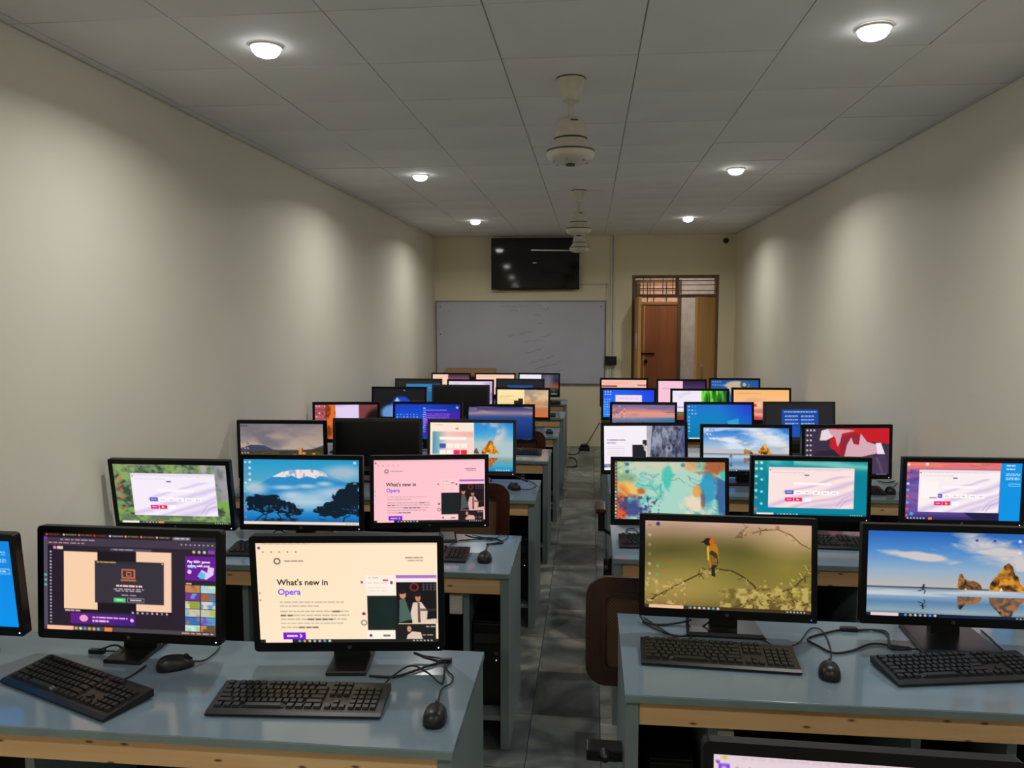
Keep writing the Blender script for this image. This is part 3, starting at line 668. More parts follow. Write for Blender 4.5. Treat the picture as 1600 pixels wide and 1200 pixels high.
def rock_stack(c, x, y, w, h, col0, col1, seed=0, flip=1, low=False):
    P = [(-0.5, 0), (-0.46, -0.25), (-0.38, -0.42), (-0.24, -0.62), (-0.10, -0.90), (0.02, -1.0), (0.12, -0.86), (0.18, -0.60), (0.27, -0.52), (0.32, -0.30), (0.46, -0.12), (0.5, 0)]
    if low: P = [(-0.5, 0), (-0.49, -0.6), (-0.44, -0.95), (-0.34, -1.0), (-0.24, -0.72), (-0.05, -0.55), (0.12, -0.58), (0.30, -0.48), (0.44, -0.30), (0.5, 0)]
    P = [(x + a * w, y + b * h * flip) for a, b in P]
    m = c.inside(P); n = c.noise(26, 14, seed, 4, 0.1)
    c.put(m, col0); c.put(m * np.clip((n - 0.45) * 5, 0, 1), col1); c.put(m * np.clip((0.40 - n) * 6, 0, 1), np.asarray(col0) * 0.35)
    if flip > 0: c.poly([(x - 0.22 * w, y), (x - 0.17 * w, y - 0.13 * h), (x - 0.12 * w, y)], (235, 215, 200))

def beach(c, dark=1.0, hor=0.655, runner=True, rocks=((0.59, 0.14, 0.19), (0.80, 0.21, 0.33))):
    k = lambda q: np.asarray(q, float) * dark
    c.vgrad([(0, k((38, 104, 196))), (0.35, k((84, 150, 220))), (0.7, k((160, 188, 214))), (1, k((206, 196, 190)))], 0, hor)
    n = c.noise(3, 6, 11, 5, 0.35)
    arch = np.exp(-((c.V - (0.02 + 0.42 * np.clip(c.U - 0.45, 0, 1) ** 1.2 * 2)) / 0.16) ** 2) * np.clip((c.U - 0.40) * 5, 0, 1)
    arch2 = np.exp(-((c.V - 0.26 - 0.22 * (c.U - 0.15)) / 0.045) ** 2) * np.clip(1 - np.abs(c.U - 0.30) / 0.26, 0, 1)
    fine = c.noise(9, 14, 23, 4, 0.3); m = np.clip((0.65 * n + 0.35 * fine + 0.50 * arch - 0.66) * 3.0, 0, 1) * np.clip(arch * 3, 0, 1) + np.clip((n + 0.7 * arch2 - 0.78) * 5, 0, 1)
    c.put(m * (c.V < hor), k((222, 214, 214)))
    c.vgrad([(0, k((120, 140, 160))), (0.15, k((190, 206, 220))), (0.5, k((96, 140, 184))), (0.8, k((150, 176, 190))), (1, k((70, 92, 112)))], hor, 1)
    w = c.noise(3, 30, 5, 3); c.put(np.clip((w - 0.5) * 4, 0, 1) * (c.V > hor) * (c.V < hor + 0.10), k((225, 228, 232)), 0.8)
    c.put(np.clip((c.noise(2, 5, 15, 3) - 0.5) * 3, 0, 1) * (c.V > hor + 0.1), k((196, 206, 206)), 0.5)
    c.rect(0, hor - 0.006, 1, hor + 0.012, k((66, 84, 108)), 0.8)
    for i, (x, wd, h) in enumerate(rocks):
        c0, c1 = (k((120, 84, 52)), k((196, 132, 60))) if i == 0 else (k((146, 92, 30)), k((236, 160, 50)))
        rock_stack(c, x, hor + 0.012, wd, h, c0, c1, 3 + i, 1, i == 0)
        rock_stack(c, x, hor + 0.09, wd, h * 0.8, k((112, 90, 80)), k((176, 116, 66)), 8 + i, -1, i == 0)
    if runner:
        x, y = 0.325, 0.66
        for s_, yy, al in ((1, y, 1.0), (-1, y + 0.20, 0.85)):
            q = k((24, 32, 44))
            c.ell(x + 0.004, yy - 0.035 * s_, 0.006, 0.011, q, al); c.line([(x + 0.002, yy - 0.022 * s_), (x, yy + 0.012 * s_)], 0.009, q, al)
            c.line([(x - 0.018, yy - 0.002 * s_), (x, yy - 0.015 * s_), (x + 0.02, yy - 0.008 * s_)], 0.004, q, al)
            c.line([(x, yy + 0.012 * s_), (x + 0.014, yy + 0.035 * s_), (x + 0.006, yy + 0.065 * s_)], 0.005, q, al); c.line([(x, yy + 0.012 * s_), (x - 0.012, yy + 0.03 * s_), (x - 0.026, yy + 0.035 * s_)], 0.005, q, al)

def p_L1a(c):
    c.vgrad([(0, (0, 132, 222)), (1, (0, 146, 236))]); c.rect(0.02, 0.1, 0.30, 0.9, (0, 128, 214))
    for y in (0.13, 0.155, 0.215, 0.24): c.words(0.62, y, 0.95, 0.012, (190, 226, 250), 2, 0.9)
    c.line([(0.78, 0.33), (0.97, 0.33), (0.97, 0.38), (0.78, 0.38), (0.78, 0.33)], 0.005, (150, 206, 246)); c.words(0.81, 0.347, 0.94, 0.014, (215, 236, 252), 3)
def p_L1b(c):
    c.fill((40, 30, 44)); c.rect(0, 0, 1, 0.05, (30, 24, 34)); c.rect(0, 0.05, 1, 0.13, (64, 54, 72))
    for x, q in ((0.02, (230, 60, 60)), (0.12, (240, 190, 120)), (0.21, (230, 120, 70)), (0.30, (220, 40, 50)), (0.39, (235, 225, 240)), (0.48, (240, 170, 90)), (0.57, (230, 130, 90)), (0.66, (240, 190, 150))):
        c.ell(x, 0.022, 0.006, 0.011, q); c.words(x + 0.012, 0.017, x + 0.075, 0.010, np.asarray(q) * 0.75, int(x * 99), 0.8, 0.003)
    c.rect(0.75, 0.008, 0.85, 0.045, (110, 100, 116)); c.words(0.76, 0.02, 0.84, 0.012, (220, 210, 220), 1, 0.8)
    c.words(0.10, 0.065, 0.30, 0.012, (190, 180, 200), 9, 0.8); c.words(0.03, 0.10, 0.24, 0.012, (220, 150, 150), 12, 0.8); c.icons(0.80, 0.085, 0.025, 0, 8, 1, 0.005, [(190, 170, 200)], 3)
    c.rect(0, 0.05, 0.024, 1, (84, 76, 92)); c.ell(0.012, 0.06, 0.009, 0.016, (120, 50, 220)); c.icons(0.012, 0.44, 0, 0.05, 1, 3, 0.008, [(120, 190, 170), (190, 220, 220)], 2)
    c.icons(0.042, 0.20, 0, 0.033, 1, 23, 0.0055, [(225, 220, 230), (180, 170, 190)], 6)
    c.ell(0.066, 0.155, 0.010, 0.017, (235, 120, 190)); c.rect(0.08, 0.14, 0.115, 0.17, (240, 200, 170)); c.rect(0.39, 0.145, 0.63, 0.172, (86, 76, 92)); c.words(0.41, 0.153, 0.53, 0.01, (170, 160, 175), 3)
    c.icons(0.87, 0.155, 0.03, 0, 3, 1, 0.009, [(235, 190, 190), (230, 225, 235)], 3); c.rect(0.95, 0.135, 0.988, 0.17, (140, 60, 190))
    c.rect(0.12, 0.18, 0.745, 0.80, (22, 16, 26)); c.rect(0.12, 0.19, 0.315, 0.78, (248, 208, 172)); c.rect(0.54, 0.17, 0.742, 0.775, (248, 204, 174))
    c.rect(0.30, 0.275, 0.70, 0.705, (52, 46, 58)); c.rect(0.30, 0.275, 0.70, 0.30, (44, 38, 50)); c.words(0.31, 0.283, 0.43, 0.011, (230, 180, 100), 2, 0.9, 0.003); c.icons(0.69, 0.29, 0, 0, 1, 1, 0.005, [(230, 200, 90)])
    for w, q in ((0.008, (190, 110, 70)),): c.line([(0.46, 0.36), (0.53, 0.36), (0.53, 0.44), (0.46, 0.44), (0.46, 0.36)], w, q); c.line([(0.455, 0.465), (0.535, 0.465)], 0.010, q); c.line([(0.485, 0.385), (0.51, 0.385), (0.51, 0.42), (0.485, 0.42), (0.485, 0.385)], 0.005, q)
    c.words(0.425, 0.515, 0.575, 0.02, (245, 200, 190), 5, 1, 0.004); c.words(0.41, 0.553, 0.585, 0.009, (205, 190, 195), 6); c.words(0.42, 0.572, 0.57, 0.009, (205, 190, 195), 7); c.words(0.455, 0.615, 0.545, 0.008, (190, 170, 190), 8)
    c.rect(0.41, 0.648, 0.478, 0.692, (84, 206, 120)); c.words(0.425, 0.665, 0.465, 0.01, (210, 250, 220), 1, 1, 0.003)
    c.line([(0.49, 0.65), (0.585, 0.65), (0.585, 0.688), (0.49, 0.688), (0.49, 0.65)], 0.003, (150, 140, 155)); c.words(0.505, 0.663, 0.57, 0.012, (225, 215, 225), 3, 1, 0.003)
    c.words(0.125, 0.79, 0.215, 0.014, (235, 190, 200), 2, 0.9, 0.004); c.icons(0.52, 0.795, 0.028, 0, 8, 1, 0.007, [(220, 180, 200), (200, 190, 210), (180, 150, 190)], 7)
    c.put((c.U > 0.16) & (c.U < 0.535) & (c.V > 0.82) & (c.V < 0.93), np.stack([110 - 60 * c.U * 1.4, 28 + 0 * c.U, 140 - 30 * c.U], -1)); c.ell(0.235, 0.872, 0.025, 0.035, (240, 160, 200)); c.ell(0.515, 0.875, 0.010, 0.018, (245, 190, 225))
    c.words(0.285, 0.85, 0.49, 0.018, (240, 170, 220), 4, 1, 0.004); c.words(0.285, 0.885, 0.38, 0.018, (250, 210, 240), 5, 1, 0.004)
    c.rect(0.82, 0.20, 0.992, 0.44, (104, 22, 150)); c.poly([(0.89, 0.40), (0.915, 0.33), (0.945, 0.36), (0.95, 0.30), (0.985, 0.31), (0.98, 0.38), (0.94, 0.43)], (226, 200, 240)); c.ell(0.845, 0.355, 0.012, 0.022, (250, 190, 215))
    c.ell(0.915, 0.39, 0.02, 0.035, (90, 190, 225)); c.words(0.835, 0.30, 0.885, 0.018, (70, 200, 240), 3, 1, 0.004); c.words(0.825, 0.468, 0.865, 0.012, (245, 200, 150), 2)
    T = [(196, 130, 80), (170, 206, 214), (110, 50, 150), (160, 96, 60), (150, 160, 60), (90, 150, 210), (214, 190, 160), (190, 196, 170), (50, 110, 180), (90, 150, 200), (170, 200, 150), (96, 84, 56)]
    for j in range(6):
        for i in range(2):
            x, y = 0.82 + i * 0.088, 0.49 + j * 0.081; n = c.noise(30, 18, j * 2 + i, 2)
            mm = (c.U > x) & (c.U < x + 0.083) & (c.V > y) & (c.V < y + 0.076); c.put(mm, T[j * 2 + i]); c.put(mm * np.clip((n - 0.5) * 6, 0, 1), np.asarray(T[-1 - j * 2 - i]) * 1.15, 0.8)
    c.rect(0, 0.955, 1, 1, (74, 66, 74)); c.rect(0.02, 0.955, 0.175, 1, (250, 190, 160)); c.icons(0.19, 0.978, 0.026, 0, 6, 1, 0.009, [(90, 200, 220), (240, 190, 80), (230, 230, 240), (120, 150, 230)], 8); c.rect(0.355, 0.955, 0.40, 1, (238, 130, 60)); c.words(0.80, 0.973, 0.98, 0.012, (240, 170, 150), 3)
def p_L1c(c): opera(c, (255, 232, 200))
def p_L2c(c): opera(c, (255, 198, 208), (1, 0.86, 0.92))
def p_R0(c):
    opera(c, (232, 212, 222), bar=False); c.rect(0, 0, 1, 0.05, (226, 206, 214)); c.words(0.10, 0.022, 0.75, 0.010, (200, 176, 190), 3, 0.6); c.rect(0.02, 0.07, 0.06, 0.135, (130, 70, 220)); c.rect(0.033, 0.088, 0.047, 0.115, (225, 200, 250)); c.ell(0.93, 0.035, 0.006, 0.014, (206, 190, 60)); c.ell(0.042, 0.028, 0.010, 0.014, (206, 196, 90))
def p_R1a(c):
    c.vgrad([(0, (202, 164, 146)), (0.15, (188, 152, 122)), (0.32, (112, 104, 56)), (0.55, (108, 100, 44)), (0.78, (140, 120, 60)), (1, (104, 86, 38))])
    for x, y, rx, ry, q in ((0.17, 0.33, 0.24, 0.19, (78, 72, 32)), (0.62, 0.36, 0.22, 0.2, (84, 80, 32)), (0.36, 0.66, 0.22, 0.2, (160, 144, 70)), (0.85, 0.50, 0.16, 0.22, (150, 132, 58)), (0.10, 0.75, 0.2, 0.2, (176, 148, 80)), (0.88, 0.16, 0.16, 0.14, (206, 170, 128))): c.ell(x, y, rx, ry, q, 0.7, 0.9)
    B, Lc = (74, 56, 28), (196, 170, 96)
    def twig(pts, w, seed, thorn=0.05, n=9, q=B):
        c.line(pts, w, q); r = random.Random(seed)
        for k in range(n):
            i = r.randrange(len(pts) - 1); f = r.random(); x = pts[i][0] * (1 - f) + pts[i + 1][0] * f; y = pts[i][1] * (1 - f) + pts[i + 1][1] * f
            a = r.uniform(0, 6.28); c.line([(x, y), (x + thorn * 0.6 * math.cos(a), y + thorn * math.sin(a))], 0.004, r.choice([Lc, (150, 128, 60), B]))
    twig([(0.02, 0.93), (0.10, 0.84), (0.20, 0.73), (0.30, 0.63), (0.40, 0.53)], 0.008, 1, 0.07, 26)
    twig([(0.44, 0.53), (0.53, 0.545), (0.60, 0.61), (0.66, 0.70), (0.70, 0.80), (0.71, 0.86)], 0.009, 2, 0.06, 16)
    twig([(0.70, 0.82), (0.80, 0.78), (0.90, 0.70), (0.95, 0.60), (0.99, 0.48)], 0.008, 3, 0.07, 26); twig([(0.62, 0.04), (0.55, 0.17), (0.70, 0.08), (0.80, 0.06), (0.88, 0.12), (0.94, 0.22), (0.99, 0.26)], 0.006, 4, 0.05, 18, (112, 84, 52))
    twig([(0.55, 0.95), (0.65, 0.88), (0.78, 0.86), (0.90, 0.92), (0.98, 0.88)], 0.010, 5, 0.08, 40, (90, 62, 30)); twig([(0.60, 0.80), (0.70, 0.92), (0.82, 0.80), (0.92, 0.86)], 0.006, 6, 0.07, 30)
    n = c.noise(30, 18, 21, 3); m = ((c.V > 0.80 - 0.10 * c.U) & (c.U > 0.45)); c.put(m * np.clip((n - 0.52) * 8, 0, 1), (200, 176, 100), 0.8); c.put(m * np.clip((0.44 - n) * 8, 0, 1), (100, 84, 36), 0.7)
    n2 = c.noise(40, 24, 22, 2); c.put(((c.V > 0.66) & (c.U < 0.25) & (c.V < 0.95)) * np.clip((n2 - 0.62) * 8, 0, 1), (206, 180, 110), 0.8); c.put(((c.U > 0.6) & (c.V > 0.6) & (c.V < 0.85)) * np.clip((n2 - 0.64) * 8, 0, 1), (186, 172, 76), 0.8)
    c.poly([(0.385, 0.28), (0.405, 0.245), (0.435, 0.25), (0.445, 0.30), (0.45, 0.40), (0.44, 0.50), (0.425, 0.53), (0.40, 0.52), (0.385, 0.44), (0.378, 0.35)], (176, 116, 26))
    c.poly([(0.385, 0.35), (0.41, 0.32), (0.44, 0.36), (0.448, 0.46), (0.435, 0.52), (0.415, 0.53), (0.40, 0.44)], (66, 44, 26)); c.poly([(0.405, 0.50), (0.428, 0.50), (0.43, 0.62), (0.408, 0.61)], (44, 30, 24))
    for k in range(5): c.line([(0.40 + k * 0.009, 0.37 + k * 0.012), (0.405 + k * 0.008, 0.48)], 0.004, (170, 132, 60))
    c.ell(0.385, 0.225, 0.026, 0.042, (38, 24, 20)); c.ell(0.408, 0.225, 0.016, 0.04, (206, 92, 22)); c.poly([(0.365, 0.21), (0.366, 0.235), (0.335, 0.24)], (30, 22, 22))
    c.poly([(0.378, 0.29), (0.388, 0.27), (0.395, 0.42), (0.383, 0.44)], (216, 176, 40))
    c.ell(0.08, 0.04, 0.012, 0.024, (70, 50, 120)); c.icons(0.03, 0.06, 0, 0.11, 1, 7, 0.010, [(150, 130, 90), (190, 170, 140), (120, 110, 90)], 4); c.icons(0.08, 0.52, 0, 0.1, 1, 2, 0.010, [(90, 170, 90), (190, 170, 120)], 2); c.icons(0.80, 0.04, 0, 0, 1, 1, 0.012, [(150, 110, 90)])
    c.taskbar((66, 50, 30), (236, 190, 150), 0.04, 0.24)
def p_R1b(c):
    beach(c, 0.92); c.icons(0.62, 0.09, 0.1, 0, 2, 1, 0.008, [(50, 50, 130)], 3); c.icons(0.86, 0.09, 0, 0.13, 1, 2, 0.010, [(220, 226, 236)], 3); c.taskbar((20, 34, 64), (226, 206, 206), 0.04, 0.19)
def p_L2a(c):
    n = c.noise(12, 9, 4, 4, 0.1); c.fill((112, 132, 100)); f = c.noise(34, 24, 14, 3); n = 0.6 * n + 0.4 * f; c.put(np.clip((n - 0.48) * 7, 0, 1), (138, 168, 92)); c.put(np.clip((0.45 - n) * 9, 0, 1), (58, 76, 56))
    w = c.noise(10, 3, 8, 3); m = np.clip((c.U - 0.34) * 5, 0, 1) * np.clip((0.8 - c.V) * 3, 0, 1); c.put(m * np.clip((w - 0.42) * 5, 0, 1), (176, 170, 176), 0.9)
    c.put(((c.V > 0.62) & ((c.U < 0.2) | (c.U > 0.85))) * np.clip((n - 0.45) * 5, 0, 1), (116, 176, 62)); c.put(((c.V > 0.86)) * np.clip((0.55 - n) * 6, 0, 1), (96, 116, 84)); c.poly([(0.86, 0.0), (1, 0.0), (1, 0.62), (0.9, 0.62)], (150, 144, 156), 0.6)
    c.icons(0.045, 0.25, 0, 0.10, 1, 6, 0.018, [(206, 120, 60), (120, 150, 110), (190, 90, 60)], 3)
    c.region(0.15, 0.155, 0.89, 0.865); dial(c, 2); c.region(); c.taskbar((60, 78, 50), (236, 240, 214), 0.04, 0.18, True)
def p_L2b(c):
    c.vgrad([(0, (34, 150, 200)), (0.4, (90, 170, 200)), (0.62, (120, 180, 206)), (0.85, (30, 130, 200)), (1, (20, 80, 140))])
    n = c.noise(4, 5, 6, 5, 0.3)
    c.poly([(0.0, 0.52), (0.12, 0.40), (0.25, 0.27), (0.34, 0.20), (0.44, 0.17), (0.60, 0.165), (0.70, 0.20), (0.80, 0.29), (0.92, 0.37), (1.0, 0.40), (1, 0.62), (0, 0.62)], (44, 138, 196))
    top = [(0.25, 0.27), (0.34, 0.19), (0.45, 0.16), (0.60, 0.155), (0.70, 0.19), (0.73, 0.26), (0.66, 0.25), (0.62, 0.29), (0.55, 0.255), (0.48, 0.295), (0.42, 0.25), (0.36, 0.275)]
    c.poly(top, (236, 222, 220)); c.put(c.inside(top) * np.clip((c.noise(40, 12, 3, 3) - 0.52) * 8, 0, 1), (150, 170, 196))
    c.ell(0.86, 0.20, 0.16, 0.10, (176, 190, 206), 0.85, 0.5); c.ell(0.10, 0.45, 0.10, 0.09, (196, 206, 210), 0.8, 0.5)
    for x, y, rx, ry in ((0.55, 0.62, 0.22, 0.12), (0.80, 0.50, 0.16, 0.08), (0.35, 0.43, 0.10, 0.03), (0.55, 0.41, 0.08, 0.03), (0.70, 0.37, 0.06, 0.03), (0.42, 0.55, 0.08, 0.05)): c.ell(x, y, rx, ry, (186, 206, 222), 0.85, 0.6)
    def acacia(pts, seed):
        u0, v0 = c.U, c.V; q = c.noise(30, 18, seed, 4, 0.1); c.U, c.V = u0 + (c.noise(24, 30, seed + 3, 3) - 0.5) * 0.09, v0 + (c.noise(24, 30, seed + 5, 3) - 0.5) * 0.11; m = c.inside(pts); c.U, c.V = u0, v0; c.put(m, (12, 28, 44)); c.put(m * np.clip((q - 0.66) * 12, 0, 1) * (c.V > 0.7), (50, 120, 170), 0.8)
    acacia([(0.02, 0.62), (0.05, 0.56), (0.16, 0.54), (0.28, 0.55), (0.34, 0.61), (0.44, 0.66), (0.50, 0.74), (0.52, 0.80), (0.46, 0.87), (0.36, 0.86), (0.27, 0.80), (0.14, 0.80), (0.02, 0.76)], 5)
    acacia([(1.0, 0.36), (0.90, 0.36), (0.84, 0.46), (0.78, 0.54), (0.76, 0.62), (0.66, 0.70), (0.60, 0.80), (0.66, 0.86), (0.80, 0.88), (0.90, 0.84), (1.0, 0.86)], 9)
    for pts in ([(0.10, 0.95), (0.16, 0.86), (0.26, 0.80)], [(0.18, 0.95), (0.20, 0.86), (0.14, 0.80)], [(0.32, 0.96), (0.32, 0.88), (0.30, 0.84)], [(0.86, 0.96), (0.87, 0.88), (0.92, 0.85)]): c.line(pts, 0.008, (10, 26, 40))
    c.put((c.V > 0.90) * np.clip((c.noise(9, 5, 2, 3) - 0.45) * 7, 0, 1), (12, 32, 44)); c.icons(0.018, 0.05, 0, 0.105, 1, 9, 0.010, [(230, 230, 236), (80, 190, 170), (226, 90, 120)], 3); c.icons(0.055, 0.05, 0, 0.09, 1, 4, 0.012, [(236, 226, 180), (230, 236, 236)], 4); c.icons(0.96, 0.05, 0, 0, 1, 1, 0.012, [(230, 236, 240)])
    c.rect(0, 0.955, 1, 1, (238, 218, 206)); c.words(0.88, 0.973, 0.98, 0.01, (150, 120, 110), 2)
def p_R2a(c):
    n = c.noise(4, 3.2, 31, 6, 0.6); n2 = c.noise(6, 4.5, 37, 6, 0.5); c.fill((168, 212, 196))
    c.put(np.clip((n - 0.5) * 5, 0, 1), (206, 206, 180)); c.put(np.clip((n2 - 0.56) * 6, 0, 1), (70, 190, 176)); c.put(np.exp(-((n - 0.47) / 0.012) ** 2), (60, 120, 120), 0.5)
    def blob(x, y, rx, ry, q, al, k=1.6):
        d = np.hypot((c.U - x) / rx, (c.V - y) / ry) + (n2 - 0.5) * k; c.put(np.clip((1 - d) * 2.2, 0, 1), q, al)
    blob(0.10, 0.30, 0.14, 0.14, (120, 150, 110), .7); blob(0.12, 0.52, 0.16, 0.20, (240, 190, 100), .95); blob(0.06, 0.66, 0.09, 0.26, (220, 104, 40), .95); blob(0.16, 0.78, 0.12, 0.22, (60, 66, 130), .9); blob(0.24, 0.50, 0.05, 0.07, (196, 90, 50), .9); blob(0.06, 0.92, 0.06, 0.10, (226, 80, 40), .9)
    blob(0.92, 0.08, 0.18, 0.20, (170, 90, 50), .95); blob(0.72, 0.06, 0.10, 0.12, (226, 160, 100), .8); blob(0.84, 0.50, 0.09, 0.36, (40, 150, 190), .9); blob(0.97, 0.62, 0.07, 0.50, (50, 96, 150), .95); blob(0.72, 0.76, 0.10, 0.26, (240, 214, 190), .9); blob(0.74, 0.52, 0.04, 0.12, (232, 160, 70), .9); blob(0.80, 0.68, 0.03, 0.16, (130, 70, 60), .7); blob(0.48, 0.25, 0.05, 0.22, (50, 190, 170), .8)
    c.put(((c.U < 0.42) & (c.V > 0.6)) * np.clip((c.noise(50, 30, 3, 2) - 0.58) * 9, 0, 1), (40, 60, 110), 0.8); c.icons(0.06, 0.05, 0.055, 0.13, 2, 2, 0.018, [(236, 206, 70), (90, 90, 90)], 3); c.icons(0.62, 0.06, 0, 0, 1, 1, 0.02, [(110, 120, 110)])
    c.rect(0, 0, 0.025, 1, (110, 84, 60)); c.icons(0.012, 0.05, 0, 0.06, 1, 16, 0.008, [(240, 240, 240), (120, 180, 230), (226, 140, 70)], 5)
def p_R2b(c):
    c.vgrad([(0, (20, 150, 160)), (0.3, (0, 128, 146)), (1, (0, 134, 160))]); c.put(np.exp(-((c.V - 0.06 - 0.12 * (c.U - 0.6)) / 0.05) ** 2) * (c.U > 0.35), (150, 206, 190), 0.7); clouds(c, 5, 0.55, 0.8, 4, 3, (120, 206, 206), 0.4, 0.6)
    c.icons(0.02, 0.05, 0.045, 0.11, 2, 2, 0.014, [(236, 226, 190), (226, 236, 236)], 3); c.icons(0.02, 0.30, 0.03, 0.13, 1, 4, 0.013, [(220, 236, 236), (206, 150, 120)], 4); c.icons(0.02, 0.90, 0, 0, 1, 1, 0.016, [(220, 90, 100)]); c.icons(0.07, 0.36, 0.02, 0.22, 1, 3, 0.012, [(206, 226, 226)], 7)
    c.region(0.13, 0.125, 0.885, 0.865); dial(c, 5, (250, 226, 222), (206, 176, 216)); c.region(); c.taskbar((0, 110, 130), (246, 226, 220), 0.035, 0.18)
def p_R2c(c):
    c.vgrad([(0, (226, 84, 110)), (0.09, (232, 120, 120)), (0.16, (150, 90, 150)), (0.35, (110, 90, 170)), (0.6, (130, 90, 160)), (0.85, (104, 80, 160)), (1, (40, 30, 84))]); clouds(c, 8, 0.5, 0.75, 4, 8, (250, 140, 100), 0.18, 0.8); clouds(c, 9, 0.5, 0.7, 3, 9, (60, 50, 120), 0.9, 0.6)
    c.poly([(0.5, 0.85), (0.85, 0.85), (0.85, 1), (0.62, 1)], (30, 26, 66)); c.icons(0.02, 0.05, 0.05, 0.11, 1, 9, 0.013, [(236, 220, 236), (110, 180, 240), (236, 90, 110)], 3); c.icons(0.18, 0.04, 0, 0, 1, 1, 0.014, [(250, 240, 236)]); c.icons(0.06, 0.9, 0, 0, 1, 1, 0.018, [(70, 180, 230)])
    c.region(0.115, 0.135, 0.815, 0.865); dial(c, 6, (250, 238, 240), (204, 184, 224)); c.rect(0.03, 0.25, 0.24, 0.68, (255, 244, 244)); c.rect(0.14, 0.645, 0.23, 0.67, (90, 80, 140)); c.region()
    c.rect(0.82, 0, 1, 1, (0, 146, 226)); c.words(0.86, 0.04, 0.94, 0.02, (226, 240, 250), 1, 1, 0.003); c.words(0.86, 0.10, 0.94, 0.016, (206, 230, 250), 2, 1, 0.003)
    for y in (0.18, 0.205, 0.25, 0.275): c.words(0.86, y, 0.985, 0.014, (190, 224, 248), 3)
    c.line([(0.89, 0.36), (0.985, 0.36), (0.985, 0.395), (0.89, 0.395), (0.89, 0.36)], 0.005, (150, 210, 246)); c.icons(0.03, 0.975, 0.028, 0, 6, 1, 0.008, [(220, 210, 240)], 2); c.rect(0.21, 0.955, 0.24, 1, (240, 120, 60))
def p_L3a(c):
    c.vgrad([(0, (136, 128, 128)), (0.5, (170, 150, 140)), (1, (190, 166, 150))], 0, 0.6); clouds(c, 4, 0.45, 0.75, 3, 4, (110, 106, 116), 0.55, 0.9)
    c.poly([(0, 0.50), (0.12, 0.42), (0.28, 0.43), (0.40, 0.52), (0.7, 0.52), (0.86, 0.50), (1, 0.42), (1, 1), (0, 1)], (62, 66, 92)); c.poly([(0, 0.56), (0.3, 0.54), (0.75, 0.54), (1, 0.46), (1, 1), (0, 1)], (58, 56, 30)); c.put((c.V > 0.55) * np.clip((c.noise(9, 8, 3, 4) - 0.5) * 6, 0, 1), (96, 80, 36), 0.7)
    for x, w, h in ((0.58, 0.05, 0.13), (0.63, 0.07, 0.18), (0.70, 0.05, 0.30), (0.745, 0.05, 0.22), (0.79, 0.05, 0.16), (0.86, 0.05, 0.20), (0.90, 0.04, 0.12)): c.rect(x, 0.78 - h, x + w, 0.80, (206, 140, 70)); c.rect(x + w * 0.65, 0.78 - h, x + w, 0.80, (120, 72, 36))
    c.put(((c.U > 0.42) & (c.V > 0.72) & (c.V < 0.86)) * np.clip((c.noise(30, 14, 6, 3) - 0.42) * 7, 0, 1), (216, 160, 90)); c.icons(0.02, 0.05, 0.03, 0.08, 3, 1, 0.010, [(60, 50, 50)], 3); c.icons(0.02, 0.40, 0.035, 0.09, 3, 5, 0.010, [(190, 180, 170), (70, 70, 60)], 4); c.taskbar((40, 40, 36))
def p_L3c(c):
    c.region(0, 0, 0.53, 1); c.fill((252, 230, 214)); c.words(0.1, 0.05, 0.3, 0.012, (190, 160, 150), 2); c.rect(0.58, 0.115, 0.65, 0.14, (150, 110, 110)); c.rect(0.06, 0.19, 0.98, 0.65, (246, 214, 200)); c.put((c.U > 0.06) * (c.U < 0.4) * (c.V > 0.19) * (c.V < 0.65) * np.clip(1.2 - c.U * 3, 0, 1), (70, 150, 176)); c.put((c.U > 0.06) * (c.U < 0.98) * (c.V > 0.19) * (c.V < 0.3) * np.clip(c.U, 0, 1), (240, 160, 150), 0.7)
    c.rect(0.22, 0.30, 0.82, 0.36, (255, 246, 240))
    for j in range(2):
        for i in range(4): c.rect(0.22 + i * 0.16, 0.44 + j * 0.13, 0.36 + i * 0.16, 0.53 + j * 0.13, {(0, 0): (70, 84, 170), (2, 1): (236, 40, 110), (3, 1): (236, 40, 50)}.get((i, j), (255, 240, 232)))
    c.region(0.53, 0, 1, 1); c.vgrad([(0, (30, 130, 210)), (0.35, (60, 160, 220)), (0.62, (170, 196, 200))], 0, 0.68); m = np.exp(-((c.U - 0.42 - 0.2 * np.sin(c.V * 7)) / 0.22) ** 2) * (c.V < 0.48); c.put(m * np.clip((c.noise(5, 5, 3, 5, 0.3) - 0.3) * 4, 0, 1), (214, 200, 196)); c.vgrad([(0, (176, 196, 190)), (0.3, (120, 160, 160)), (0.6, (70, 170, 200)), (1, (20, 130, 190))], 0.68, 1)
    rock_stack(c, 0.42, 0.64, 0.46, 0.28, (190, 110, 20), (250, 170, 50), 2); rock_stack(c, 0.06, 0.64, 0.16, 0.12, (90, 60, 46), (140, 90, 50), 3); rock_stack(c, 0.42, 0.72, 0.40, 0.20, (150, 90, 40), (220, 130, 50), 4, -1); c.region(); c.icons(0.80, 0.975, 0.03, 0, 6, 1, 0.009, [(230, 220, 210)], 2)
